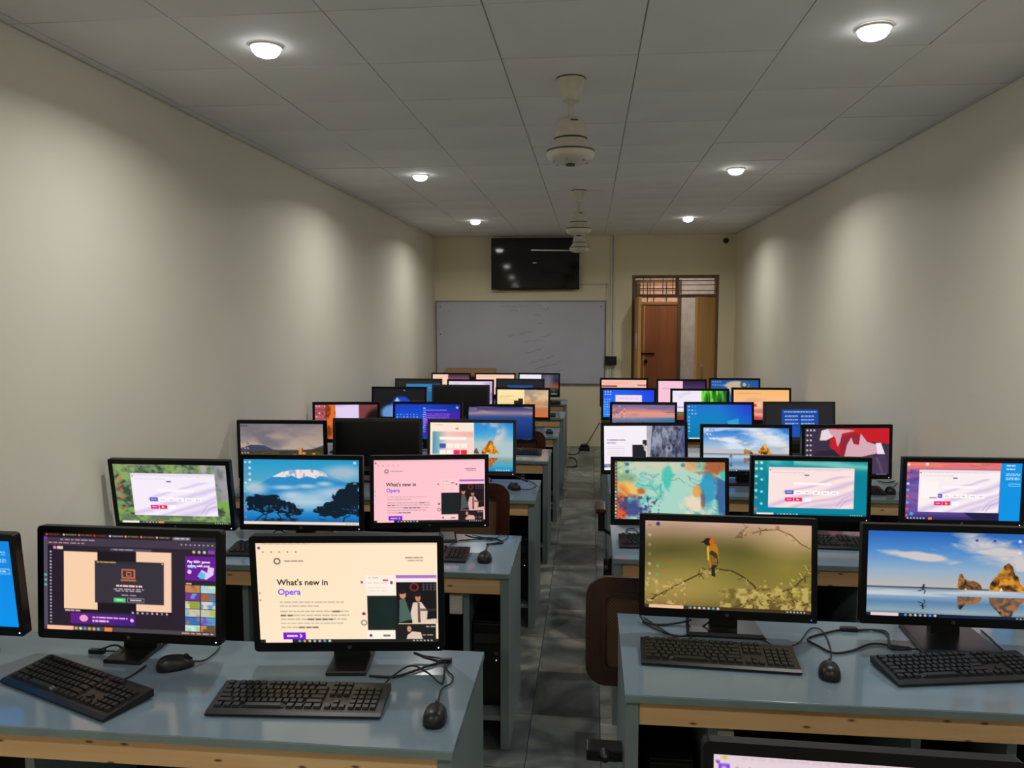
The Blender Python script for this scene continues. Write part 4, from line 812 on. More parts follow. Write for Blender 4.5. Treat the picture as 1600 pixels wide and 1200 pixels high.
def p_L4a(c):
    c.fill((84, 40, 40)); c.rect(0, 0, 0.17, 1, (170, 80, 90)); c.icons(0.03, 0.05, 0.045, 0.10, 4, 9, 0.014, [(240, 200, 210), (206, 120, 130), (120, 40, 60)], 3); c.rect(0.17, 0, 0.34, 1, (120, 50, 20)); c.put(((c.U > 0.17) & (c.U < 0.34)) * np.clip((c.noise(14, 4, 3, 4) - 0.42) * 5, 0, 1), (226, 110, 40)); c.rect(0.33, 0, 0.70, 0.62, (226, 206, 240)); c.put(((c.U > 0.33) & (c.U < 0.70) & (c.V < 0.62)) * np.clip((c.noise(3, 5, 5, 3) - 0.5) * 4, 0, 1), (206, 180, 226)); c.rect(0.70, 0, 1, 1, (124, 62, 64)); c.ell(1.0, 0.62, 0.22, 0.5, (26, 14, 18), 1, 0.15); c.taskbar((40, 16, 20), (250, 210, 200))
def p_L4b(c):
    c.vgrad([(0, (16, 60, 190)), (0.4, (20, 80, 206)), (1, (16, 60, 170))]); c.put(np.clip(c.U - 0.4, 0, 1), (30, 20, 120), 0.8); c.icons(0.04, 0.30, 0.05, 0.07, 7, 3, 0.009, [(150, 200, 255), (90, 150, 240), (230, 240, 255)], 3); c.rect(0.44, 0.22, 1, 0.9, (70, 30, 170)); c.put((c.U > 0.44) * (c.V > 0.35) * np.exp(-((c.V - 0.55 - 0.06 * np.sin(c.U * 9)) / 0.07) ** 2), (170, 60, 240)); c.words(0.46, 0.16, 0.8, 0.02, (190, 170, 250), 3)
    for y in (0.28, 0.33, 0.38, 0.43): c.words(0.47, y, 0.84, 0.014, (150, 120, 230), 4)
    c.icons(0.44, 0.12, 0.02, 0.06, 2, 12, 0.010, [(190, 210, 255), (70, 170, 255)], 6); c.icons(0.95, 0.10, 0, 0, 1, 1, 0.018, [(230, 210, 220)])
def p_L4c(c):
    c.vgrad([(0, (40, 44, 96)), (0.12, (90, 84, 130)), (0.2, (150, 130, 160)), (0.27, (90, 92, 130)), (0.34, (36, 70, 140)), (0.7, (20, 52, 120)), (1, (16, 36, 92))]); clouds(c, 5, 0.5, 0.75, 3, 12, (196, 150, 150), 0.25, 0.7); c.icons(0.03, 0.05, 0.03, 0.05, 4, 2, 0.008, [(170, 160, 180)], 3); c.taskbar((14, 20, 50), (80, 90, 130))
def p_L5a(c):
    c.fill((20, 20, 24)); c.ell(0.55, 0.75, 0.22, 0.48, (30, 70, 200), 1, 0.1); c.ell(0.36, 0.85, 0.2, 0.28, (110, 160, 226), 0.9, 0.2); c.poly([(0.40, 0.48), (0.46, 0.30), (0.52, 0.44)], (150, 196, 240)); c.ell(0.86, 0.55, 0.16, 0.12, (130, 60, 50), 0.9, 0.4); c.icons(0.6, 0.06, 0, 0, 1, 1, 0.012, [(200, 200, 200)])
def p_L5c(c):
    c.region(0, 0, 0.53, 1); c.fill((252, 226, 160)); c.vgrad([(0, (252, 230, 176)), (1, (250, 216, 140))]); c.words(0.1, 0.24, 0.6, 0.016, (170, 140, 90), 3); c.words(0.1, 0.30, 0.4, 0.016, (170, 140, 90), 4)
    for y in (0.38, 0.43, 0.48): c.words(0.1, y, 0.62, 0.010, (206, 176, 116), 5)
    c.rect(0.62, 0.40, 0.95, 0.62, (30, 22, 20)); c.rect(0.78, 0.33, 0.95, 0.42, (40, 30, 26)); c.region(0.53, 0, 1, 1); c.vgrad([(0, (206, 180, 150)), (0.3, (226, 190, 140)), (0.5, (206, 150, 100)), (0.75, (196, 110, 60)), (1, (226, 110, 40))]); clouds(c, 4, 0.45, 0.7, 3, 5, (150, 130, 120), 0.9, 0.7); c.region(); c.rect(0, 0.58, 1, 0.63, (170, 180, 180), 0.5)
def p_L6a(c): c.fill((36, 36, 34)); c.rect(0.22, 0.16, 1, 1, (30, 104, 160)); c.rect(0.22, 0.16, 1, 0.26, (50, 130, 186)); c.words(0.72, 0.3, 0.95, 0.03, (170, 210, 236), 3); c.words(0.72, 0.42, 0.9, 0.03, (150, 196, 226), 4)
def p_L6b(c): c.fill((236, 216, 240)); c.put(np.clip(c.U - 0.75, 0, 1) * 4, (150, 130, 206)); clouds(c, 3, 0.5, 0.7, 4, 4, (206, 180, 226)); c.rect(0, 0, 1, 0.06, (226, 206, 230))
def p_L6c(c): c.fill((32, 34, 40)); c.rect(0.22, 0.20, 0.78, 0.75, (30, 70, 140)); c.words(0.27, 0.3, 0.7, 0.03, (170, 200, 236), 3)
def p_L7a(c): c.fill((250, 206, 180)); c.words(0.1, 0.15, 0.3, 0.02, (190, 150, 130), 3); c.region(0.42, 0, 1, 1); c.vgrad([(0, (50, 40, 70)), (0.25, (130, 80, 80)), (0.4, (206, 130, 90)), (1, (60, 40, 50))]); c.region()
def p_L7b(c): c.fill((250, 206, 180)); c.words(0.06, 0.10, 0.5, 0.02, (216, 170, 150), 3); c.words(0.06, 0.3, 0.4, 0.04, (150, 110, 100), 4)
def p_L7c(c):
    c.vgrad([(0, (60, 60, 84)), (0.3, (40, 38, 54)), (0.6, (150, 80, 40)), (0.72, (30, 26, 32)), (1, (14, 14, 18))]); c.ell(0.72, 0.3, 0.12, 0.35, (120, 116, 130), 0.8, 0.6); c.rect(0, 0, 0.55, 0.5, (240, 232, 246)); c.icons(0.82, 0.93, 0.03, 0, 5, 1, 0.012, [(230, 230, 230)]); c.put((c.V > 0.66) * (c.U > 0.5) * np.clip((c.noise(8, 8, 3, 3) - 0.5) * 6, 0, 1), (50, 80, 70))
def p_R3a(c):
    n = c.noise(26, 6, 3, 5, 0.12); c.fill((96, 102, 124)); c.put(np.clip((n - 0.48) * 6, 0, 1), (150, 156, 176)); c.put(np.clip((0.43 - n) * 8, 0, 1), (46, 50, 72)); c.put(np.clip((c.U - 0.86) * 6, 0, 1), (60, 68, 110), 0.9); c.poly([(0.50, 0), (0.60, 0), (0.55, 1), (0.50, 1)], (196, 196, 206), 0.8)
    c.region(0, 0, 0.53, 0.86); c.fill((246, 238, 246)); c.words(0.08, 0.36, 0.50, 0.03, (120, 100, 120), 3, 0.9); c.words(0.08, 0.44, 0.28, 0.03, (150, 110, 190), 4, 0.9)
    for y in (0.54, 0.59, 0.64, 0.69, 0.75): c.words(0.08, y, 0.48, 0.012, (190, 180, 190), 4, 0.8)
    c.rect(0.66, 0.50, 0.98, 0.84, (26, 30, 36)); c.rect(0.90, 0.38, 1, 0.52, (40, 34, 40)); c.ell(0.93, 0.52, 0.03, 0.04, (206, 160, 150)); c.ell(0.96, 0.60, 0.03, 0.07, (206, 190, 186)); c.rect(0.8, 0.83, 1, 0.87, (246, 240, 246)); c.region()
    c.rect(0, 0.94, 0.25, 1, (250, 246, 250)); c.rect(0.25, 0.95, 1, 1, (40, 44, 60))
def p_R3b(c): beach(c, 1.0, 0.60, True, ((0.53, 0.11, 0.16), (0.72, 0.17, 0.26))); clouds(c, 14, 0.40, 0.6, 3, 5, (226, 236, 250), 0.5, 0.75); c.icons(0.05, 0.06, 0.035, 0.1, 3, 3, 0.012, [(226, 236, 246), (120, 150, 200)], 3); c.taskbar((20, 50, 100), (200, 210, 230))
def p_R3c(c):
    c.fill((58, 46, 66)); c.poly([(0.30, 0), (1, 0), (1, 0.34), (0.80, 0.30), (0.66, 0.55), (0.45, 0.62), (0.30, 0.40)], (196, 24, 36)); c.poly([(0.42, 0.2), (0.60, 0.1), (0.76, 0.3), (0.60, 0.5), (0.5, 0.75), (0.42, 0.55)], (146, 34, 50))
    c.poly([(0.20, 0.06), (0.27, 0.02), (0.34, 0.18), (0.26, 0.26), (0.18, 0.26)], (232, 214, 222)); c.poly([(0.27, 0.02), (0.52, 0.04), (0.60, 0.06), (0.44, 0.12), (0.42, 0.30), (0.39, 0.40), (0.36, 0.20), (0.31, 0.14)], (206, 160, 172))
    c.poly([(0.47, 0.62), (0.50, 0.36), (0.55, 0.20), (0.58, 0.34), (0.64, 0.36), (0.66, 0.12), (0.74, 0.30), (0.86, 0.36), (0.86, 0.54), (0.70, 0.60), (0.55, 0.72)], (214, 168, 180)); c.poly([(0.84, 0.32), (0.90, 0.32), (0.95, 0.56), (0.86, 0.56)], (236, 222, 236))
    c.poly([(0.12, 0.50), (0.35, 0.46), (0.46, 0.70), (0.40, 1), (0.12, 1)], (44, 34, 50)); c.poly([(0.66, 0.62), (0.96, 0.58), (1, 1), (0.6, 1)], (70, 54, 84)); c.line([(0.86, 0.66), (0.92, 0.95)], 0.03, (104, 84, 116), 0.6); c.icons(0.035, 0.05, 0.04, 0.105, 3, 1, 0.012, [(236, 226, 236)], 3); c.icons(0.035, 0.155, 0.04, 0.105, 2, 5, 0.012, [(226, 216, 230)], 4); c.taskbar((36, 26, 40), (90, 70, 90))
def p_R4a(c): c.vgrad([(0, (106, 96, 140)), (0.12, (160, 120, 150)), (0.25, (236, 150, 120)), (0.36, (206, 150, 150)), (0.48, (90, 110, 150)), (1, (60, 96, 130))]); clouds(c, 7, 0.5, 0.7, 3, 9, (116, 96, 140), 0.35, 0.7); c.put(np.clip(c.U - 0.35, 0, 1) * (c.V > 0.38), (20, 110, 150), 0.9); c.icons(0.04, 0.06, 0.04, 0.08, 5, 9, 0.012, [(120, 100, 110), (210, 180, 180), (160, 110, 110)], 3); c.line([(0.42, 0.62), (0.5, 0.52), (0.58, 0.62), (0.42, 0.62)], 0.012, (70, 70, 90))
def p_R4b(c): c.vgrad([(0, (30, 110, 206)), (0.4, (10, 130, 196)), (1, (0, 120, 170))]); c.put(np.clip(c.U - 0.5, 0, 1) * 2 * np.clip(0.9 - c.V, 0, 1), (30, 40, 210), 0.95); c.poly([(0.62, 0.48), (0.80, 0.40), (0.80, 0.58), (0.64, 0.60)], (70, 190, 230), 0.6); c.icons(0.04, 0.07, 0.05, 0.10, 3, 3, 0.012, [(206, 230, 240), (90, 170, 210)], 3); c.icons(0.04, 0.37, 0.05, 0.10, 1, 5, 0.012, [(200, 230, 240)], 5); c.taskbar((0, 70, 110), (206, 226, 236), 0.04, 1.0)
def p_R4c(c):
    c.fill((34, 34, 38)); c.rect(0.24, 0.14, 0.78, 0.9, (22, 70, 160)); c.words(0.27, 0.20, 0.75, 0.028, (206, 220, 246), 2)
    for x in (0.30, 0.54):
        for y in (0.32, 0.42, 0.52): c.ell(x, y + 0.015, 0.012, 0.018, (200, 220, 250)); c.words(x + 0.02, y, x + 0.18, 0.02, (170, 200, 240), 3); c.words(x + 0.02, y + 0.035, x + 0.14, 0.014, (130, 170, 226), 4)
    c.put((c.U > 0.24) & (c.U < 0.5) & (c.V > 0.62) & (c.V < 0.9), (26, 90, 190), 0.5)
def p_R5a(c): c.vgrad([(0, (30, 90, 236)), (1, (20, 130, 246))]); c.put(np.clip(c.U - 0.4, 0, 1), (30, 40, 220), 0.9); c.icons(0.05, 0.08, 0.05, 0.09, 3, 2, 0.014, [(220, 230, 250)], 3); c.icons(0.04, 0.35, 0.045, 0.09, 3, 7, 0.012, [(150, 200, 250), (226, 236, 250)], 4); c.rect(0.25, 0.20, 0.76, 0.62, (246, 220, 240)); c.words(0.3, 0.3, 0.7, 0.03, (200, 150, 200), 3)
def p_R5b(c): c.fill((240, 232, 246)); clouds(c, 3, 0.5, 0.7, 3, 4, (206, 186, 226), 0.7, 0.7); c.words(0.1, 0.55, 0.3, 0.04, (90, 110, 190), 3); c.rect(0.05, 0.72, 0.55, 0.86, (110, 106, 60)); c.rect(0.05, 0.86, 0.55, 1, (150, 60, 40)); c.region(0.53, 0, 1, 1); n = c.noise(16, 2, 4, 4, 0.1); c.fill((40, 130, 30)); c.put(np.clip((n - 0.48) * 6, 0, 1), (120, 220, 60)); c.put(np.clip((0.42 - n) * 8, 0, 1), (14, 60, 20)); c.put(np.clip(c.U - 0.6, 0, 1) * 2, (10, 50, 40), 0.8); c.region()
def p_R5c(c): c.vgrad([(0, (250, 186, 110)), (0.5, (250, 190, 140)), (1, (236, 140, 110))]); n = c.noise(2, 6, 5, 4, 0.5); c.put(np.clip((n - 0.54) * 6, 0, 1) * np.clip(c.V - 0.15, 0, 1) * 1.6, (196, 110, 130), 0.9); c.rect(0.30, 0.47, 0.42, 0.56, (220, 60, 60)); c.words(0.06, 0.12, 0.5, 0.02, (206, 140, 100), 3); c.put((c.V > 0.85) * np.clip((n - 0.4) * 3, 0, 1), (190, 70, 80))
def p_R6a(c): c.fill((246, 190, 176)); c.rect(0, 0.24, 0.35, 0.29, (110, 40, 40)); c.rect(0.8, 0.2, 1, 0.24, (160, 70, 70)); c.words(0.05, 0.12, 0.6, 0.03, (226, 160, 150), 3)
def p_R6b(c): c.fill((246, 196, 216)); c.words(0.1, 0.3, 0.4, 0.03, (190, 130, 160), 3); c.region(0.52, 0, 1, 1); c.vgrad([(0, (40, 20, 60)), (0.5, (100, 70, 120)), (1, (20, 14, 30))]); c.region()
def p_R6c(c): c.vgrad([(0, (30, 80, 150)), (1, (40, 110, 190))]); n = c.noise(4, 5, 8, 4, 0.4); d = np.hypot((c.U - 0.55) / 0.28, (c.V - 0.3) / 0.35) + (n - 0.5); c.put(np.clip((1 - d) * 4, 0, 1), (196, 176, 150)); d = np.hypot((c.U - 0.70) / 0.06, (c.V - 0.18) / 0.12); c.put(np.abs(d - 1) < 0.4, (50, 90, 120)); c.icons(0.05, 0.08, 0.05, 0.12, 4, 2, 0.014, [(150, 190, 226)], 3)

def screen_mesh(paint, W, H, nx):
    ny = max(6, int(round(nx * H / W))); c = Canvas((nx + 1) * 2, (ny + 1) * 2); paint(c)
    a = c.a.reshape(ny + 1, 2, nx + 1, 2, 3).mean((1, 3)); col = np.ones(((nx + 1) * (ny + 1), 4), np.float32)
    col[:, :3] = lin(np.clip(a, 0, 255)).reshape(-1, 3)
    gx, gz = np.meshgrid(np.linspace(-W / 2, W / 2, nx + 1), np.linspace(H / 2, -H / 2, ny + 1))
    co = np.stack([gx.ravel(), np.zeros(gx.size), gz.ravel()], 1).astype(np.float32)
    i = np.arange((nx + 1) * (ny + 1)).reshape(ny + 1, nx + 1)
    q = np.stack([i[:-1, :-1], i[1:, :-1], i[1:, 1:], i[:-1, 1:]], -1).reshape(-1, 4)
    me = bpy.data.meshes.new('screen')
    me.vertices.add(len(co)); me.vertices.foreach_set('co', co.ravel()); me.loops.add(q.size); me.loops.foreach_set('vertex_index', q.ravel().astype(np.int32))
    me.polygons.add(len(q)); me.polygons.foreach_set('loop_start', np.arange(0, q.size, 4, dtype=np.int32))
    me.update(calc_edges=True); me.validate()
    at = me.color_attributes.new('screen_image', 'FLOAT_COLOR', 'POINT'); at.data.foreach_set('color', col.ravel())
    me.materials.append(M['screen']); return me

# ------------------------------------------------------------------ monitors
def local(root, p):
    q = Vector(p) - root.location; return Matrix.Rotation(-root.rotation_euler.z, 3, 'Z') @ q
def add_cord(root, pts, rad=0.0026, name='cord'):
    """pts in room coordinates"""
    P = [local(root, p) for p in pts]
    return mk(name, 'cord', root, lambda bm: tube(bm, P, rad, 6, 6), smooth='all')
def on_desk(pix, lift=0.0048): return [atz(x, y, DESK_Z + (l if l is not None else lift)) for x, y, l in [(*q, None)[:3] if len(q) == 2 else q for q in pix]]

def monitor(X, Y, Z, W, H, yaw, tilt, paint, lab, nx, stand='wide', grey=False, detail=True, led='led', radius=0.004, texts=(), ff=-0.02):
    e = empty('computer_monitor', (X, Y, DESK_Z), math.radians(yaw)); tag(e, lab, 'monitor', 'monitors on the computer desks')
    bz = 'bezel_grey' if grey else 'bezel'; zc = Z - DESK_Z; a = -math.radians(tilt); PR = dict(loc=(0, 0, zc), rot=(a, 0, 0))
    BS, BT, BB = 0.018, 0.021, 0.027; sw, sh, dz = W - 2 * BS, H - BT - BB, (BB - BT) / 2
    outer = rrect(W, H, radius, 4); inner = [(x, z + dz) for x, z in rrect(sw, sh, 0.0012, 4)]
    mk('bezel', bz, e, lambda bm: ring_prism(bm, outer, inner, -0.003, 0.006), **PR)
    def shell(bm):
        prism(bm, outer, 0.006, 0.024); prism(bm, rrect(W * 0.80, H * 0.74, 0.02, 4), 0.024, 0.042)
    mk('back_shell', bz, e, shell, **PR)
    if paint is None: sc = mbox('screen', 'off', e, (0, 0.003, dz), (sw, 0.005, sh), **PR)
    else:
        sc = bpy.data.objects.new('screen', screen_mesh(paint, sw, sh, nx)); COL.objects.link(sc); sc.parent = e
        off = Matrix.Rotation(a, 3, 'X') @ Vector((0, 0.0012, dz)); sc.location = Vector((0, 0, zc)) + off; sc.rotation_euler = (a, 0, 0)
    for s, u, v, h, m in texts:
        text_mesh('lettering', s, h * sh, m, sc, ((u - 0.5) * sw, -0.0006, (0.5 - v) * sh), (math.pi / 2, 0, 0))
    zb = zc - H / 2
    if detail:
        mk('emblem', 'emblem', e, lambda bm: lathe(bm, [(0, 0), (0.0062, 0), (0.0058, 0.0012), (0, 0.0012)], 16), loc=(0, -0.003 + (H / 2 - BB / 2) * math.sin(-a) * -1, zc - (H / 2 - BB / 2) * math.cos(a)), rot=(math.pi / 2 + a, 0, 0))
        mk('power_light', led, e, lambda bm: lathe(bm, [(0, 0), (0.0022, 0), (0.002, 0.001), (0, 0.001)], 10), loc=(W / 2 - 0.018, -0.003 + (H / 2 - 0.010) * math.sin(-a) * -1, zc - (H / 2 - 0.010) * math.cos(a)), rot=(math.pi / 2 + a, 0, 0))
    # stand: neck behind the panel, foot on the desk
    if stand == 'small':
        mk('neck', 'stand', e, lambda bm: prism(bm, [(-0.055, 0.010), (0.055, 0.010), (0.052, zc), (-0.052, zc)], 0.044, 0.066), smooth=True)
        mk('foot', 'stand', e, lambda bm: box(bm, (0, 0.026, 0.006), (0.118, 0.164, 0.012), bev=0.004))
    else:
        mk('neck', 'stand', e, lambda bm: prism(bm, [(-0.045, 0.014), (0.045, 0.014), (0.038, zc), (-0.038, zc)], 0.044, 0.074), smooth=True)
        def ft(bm):
            n = bm.verts.new; P = [(-0.125, ff), (0.125, ff), (0.115, 0.12), (-0.115, 0.12)]
            lo = [n((x, y, 0)) for x, y in P]; mi = [n((x, y, 0.007)) for x, y in P]; hi = [n((x * 0.93, y * 0.9 + 0.005, 0.015)) for x, y in P]
            for A, B in ((lo, mi), (mi, hi)):
                for i in range(4): bm.faces.new((A[i], A[(i + 1) % 4], B[(i + 1) % 4], B[i]))
            bm.faces.new(lo); bm.faces.new(hi)
        mk('foot', 'stand', e, ft)
    return e
OT = (("What's new in", 0.108, 0.42, 0.082, 'ink'), ('Opera', 0.110, 0.515, 0.082, 'violet'))
LT = (('Play 500+ games', 0.834, 0.262, 0.036, 'white_ink'), ('online with your', 0.834, 0.302, 0.036, 'white_ink'))
near, r2, r3, r4, r5, r6 = 300, 190, 140, 108, 84, 64
mons = {
 'L1a': (-1.877, 2.030, 1.010, 0.450, 0.316, 0.0, -4.5, p_L1a, 'monitor with a plain bright blue screen cut by the left edge of the photo', 160, 'small', False),
 'L1b': (-1.390, 2.146, 0.981, 0.595, 0.347, -0.4, 3.9, p_L1b, 'monitor showing a dark purple browser page with game thumbnails down its right side', near, 'small', False),
 'L1c': (-0.703, 2.141, 0.980, 0.565, 0.360, 6.4, -4.1, p_L1c, "monitor showing the cream What's new in Opera page on the nearest left desk", near, 'small', False),
 'R0': (0.4535, 1.250, 0.930, 0.513, 0.300, -1.5, 7.0, p_R0, 'monitor with a pale pinkish page cut by the bottom edge of the photo', 200, 'wide', False),
 'R1a': (0.449, 2.483, 0.984, 0.561, 0.332, -1.4, 6.1, p_R1a, 'monitor showing a bird on a thorny branch on the nearest full right desk', near, 'wide', False),
 'R1b': (1.155, 2.495, 0.976, 0.568, 0.323, -0.1, 2.1, p_R1b, 'monitor showing a runner on a beach with rocks, at the right edge of the photo', near, 'wide', False),
 'L2a': (-1.825, 3.157, 1.010, 0.551, 0.323, 1.2, -7.6, p_L2a, 'monitor showing a white browser window over a green forest, against the left wall', r2, 'small', False),
 'L2b': (-1.329, 3.394, 0.976, 0.581, 0.352, 2.7, 3.4, p_L2b, 'monitor showing a snow capped mountain above dark acacia trees', r2, 'wide', False),
 'L2c': (-0.726, 3.413, 0.992, 0.543, 0.335, 8.7, 4.7, p_L2c, "monitor showing the pink tinted What's new in Opera page on the second left desk", r2, 'wide', False),
 'R2a': (0.380, 3.607, 0.974, 0.550, 0.318, 3.1, 7.1, p_R2a, 'monitor showing a turquoise and orange marbled wallpaper', r2, 'wide', False),
 'R2b': (1.023, 3.626, 0.996, 0.543, 0.302, 0.2, 1.8, p_R2b, 'monitor showing a pale browser window on a teal desktop', r2, 'wide', False),
 'R2c': (1.625, 3.474, 1.030, 0.518, 0.303, 1.4, 0.1, p_R2c, 'monitor showing a browser window over a purple sunset with a blue side bar', r2, 'wide', False),
 'L3a': (-1.831, 4.391, 0.996, 0.540, 0.353, 3.3, -0.6, p_L3a, 'monitor showing a ruined castle on dark hills, third left desk by the wall', r3, 'wide', False),
 'L3b': (-1.320, 4.654, 0.990, 0.562, 0.331, 4.5, 5.9, None, 'switched off black monitor between the castle and the split rock screens', r3, 'wide', True),
 'L3c': (-0.723, 4.648, 0.984, 0.552, 0.345, 1.8, 6.7, p_L3c, 'monitor split between a pale page and orange sea rocks under blue sky', r3, 'wide', True),
 'R3a': (0.345, 4.789, 0.972, 0.540, 0.322, 6.6, 8.5, p_R3a, 'monitor split between a white page and a grey rock face', r3, 'wide', False),
 'R3b': (0.962, 4.790, 0.972, 0.552, 0.315, 1.3, 7.0, p_R3b, 'monitor showing a bright blue beach with rocks on the third full right desk', r3, 'wide', False),
 'R3c': (1.529, 4.697, 0.986, 0.546, 0.328, 7.4, 2.8, p_R3c, 'monitor showing red and pale pink artwork, third full right desk by the wall', r3, 'wide', False),
 'L4a': (-1.840, 5.642, 0.985, 0.508, 0.311, 7.3, 2.4, p_L4a, 'monitor with a lilac window over a reddish brown picture, fourth left desk', r4, 'wide', False),
 'L4b': (-1.241, 5.784, 0.976, 0.540, 0.316, 3.2, 5.9, p_L4b, 'monitor with a violet window on a bright blue desktop, fourth left desk', r4, 'wide', False),
 'L4c': (-0.674, 5.786, 0.972, 0.526, 0.298, 3.3, 5.6, p_L4c, 'monitor showing a navy blue sea at dusk beside the aisle, fourth left desk', r4, 'wide', False),
 'R4a': (0.413, 5.901, 0.985, 0.510, 0.303, 1.5, 6.0, p_R4a, 'monitor showing a pink sunset over the sea full of desktop icons', r4, 'wide', False),
 'R4b': (0.981, 5.901, 0.990, 0.525, 0.308, 4.2, 7.1, p_R4b, 'monitor with a plain blue gradient desktop, fourth full right desk', r4, 'wide', False),
 'R4c': (1.570, 5.900, 0.994, 0.534, 0.318, 4.7, 6.0, p_R4c, 'black monitor with a blue text panel in its middle, fourth full right desk', r4, 'wide', True),
 'L5a': (-1.759, 6.949, 0.983, 0.517, 0.306, 1.4, 6.0, p_L5a, 'dark monitor with a glowing blue dome, fifth left desk by the wall', r5, 'wide', False),
 'L5b': (-1.181, 6.951, 1.000, 0.537, 0.321, 0.7, 6.0, None, 'switched off black monitor in the middle of the fifth left desk', r5, 'wide', True),
 'L5c': (-0.606, 6.953, 0.991, 0.503, 0.297, -0.5, 5.8, p_L5c, 'monitor split between a yellow page and an orange sunset, beside the aisle', r5, 'wide', False),
 'R5a': (0.355, 7.004, 0.994, 0.495, 0.296, 1.8, 6.2, p_R5a, 'monitor with a small pale window on a vivid blue desktop, beside the aisle', r5, 'wide', False),
 'R5b': (0.989, 6.999, 0.986, 0.521, 0.309, 2.5, 6.0, p_R5b, 'monitor split between a white page and bright green grass', r5, 'wide', False),
 'R5c': (1.528, 7.002, 0.997, 0.522, 0.315, 2.3, 6.0, p_R5c, 'monitor with an orange wallpaper, fifth full right desk by the wall', r5, 'wide', False),
 'L6a': (-1.842, 8.129, 0.964, 0.517, 0.302, 0.7, 5.8, p_L6a, 'dark monitor with a blue window, sixth left desk by the wall', r6, 'wide', True),
 'L6b': (-1.274, 8.135, 0.962, 0.507, 0.296, 0.8, 6.0, p_L6b, 'monitor with a pale lilac page, sixth left desk', r6, 'wide', False),
 'L6c': (-0.737, 8.136, 0.970, 0.520, 0.305, 0.3, 6.0, p_L6c, 'dark monitor with a blue bar, sixth left desk beside the aisle', r6, 'wide', True),
 'R6a': (0.360, 8.101, 0.989, 0.500, 0.303, 0.6, 6.0, p_R6a, 'monitor with a plain salmon pink page on the farthest right desk by the aisle', r6, 'wide', False),
 'R6b': (0.956, 8.099, 0.982, 0.515, 0.305, 0.5, 6.0, p_R6b, 'monitor split pink and dark purple on the farthest right desk', r6, 'wide', False),
 'R6c': (1.496, 8.101, 0.993, 0.518, 0.311, 0.5, 6.0, p_R6c, 'monitor with a beige splash on blue on the farthest right desk by the wall', r6, 'wide', False),
 'L7a': (-1.705, 9.334, 0.946, 0.489, 0.283, 0.5, 6.0, p_L7a, 'monitor split beige and dusky on the farthest left desk by the wall', r6, 'wide', False),
 'L7b': (-1.154, 9.332, 0.945, 0.505, 0.291, 0.9, 6.0, p_L7b, 'monitor with a plain beige page on the farthest left desk', r6, 'wide', False),
 'L7c': (-0.613, 9.332, 0.946, 0.511, 0.296, 0.2, 5.9, p_L7c, 'monitor with a white window over a dark volcano on the farthest left desk', r6, 'wide', False),
}
MON = {}
for k, v in mons.items():
    MON[k] = monitor(*v, detail=k[1] in '0123', led='led_blue' if k == 'R1a' else 'led', radius=0.012 if k in ('L1a', 'L1b', 'L1c', 'R0') else 0.004,
                     ff={'R1b': -0.10, 'R1a': -0.02, 'R2a': 0.01, 'L2c': -0.02}.get(k, -0.04), texts=OT if k in ('L1c', 'L2c') else LT if k == 'L1b' else ())

# ------------------------------------------------------------------ keyboards and mice
def key_shape(bm, w=0.0165, d=0.0165, h=0.006, z0=0.0):
    lo = [bm.verts.new((x * w / 2, y * d / 2, z0)) for x, y in ((-1, -1), (1, -1), (1, 1), (-1, 1))]
    hi = [bm.verts.new((x * w / 2 * 0.78, y * d / 2 * 0.78 + 0.0006, z0 + h)) for x, y in ((-1, -1), (1, -1), (1, 1), (-1, 1))]
    for i in range(4): bm.faces.new((lo[i], lo[(i + 1) % 4], hi[(i + 1) % 4], hi[i]))
    bm.faces.new(hi); bm.faces.new(lo)
KEY = mesh_of('key', 'key', key_shape)
def key_places():
    out = []; U = 0.0192; x0 = -0.219
    rows = [(0.0575, [1] + [-0.6] + [1] * 4 + [-0.35] + [1] * 4 + [-0.35] + [1] * 4), (0.0345, [1] * 13 + [2]), (0.0153, [1.5] + [1] * 12 + [1.5]),
            (-0.0039, [1.75] + [1] * 11 + [2.25]), (-0.0231, [2.25] + [1] * 10 + [2.75]), (-0.0423, [1.25] * 3 + [6.25] + [1.25] * 4)]
    for y, ws in rows:
        x = x0
        for w in ws:
            if w > 0: out.append((x + w * U / 2, y, w))
            x += abs(w) * U
    xn = x0 + 15.3 * U
    for j, y in enumerate((0.0575, 0.0345, 0.0153, -0.0231, -0.0423)):
        for i in range(3):
            if not (j == 3 and i != 1): out.append((xn + (i + 0.5) * U, y, 1))
    xp = xn + 3.3 * U
    for y in (0.0345, 0.0153, -0.0039, -0.0231, -0.0423):
        for i in range(4): out.append((xp + (i + 0.5) * U, y, 1))
    return out
KEYS = key_places()
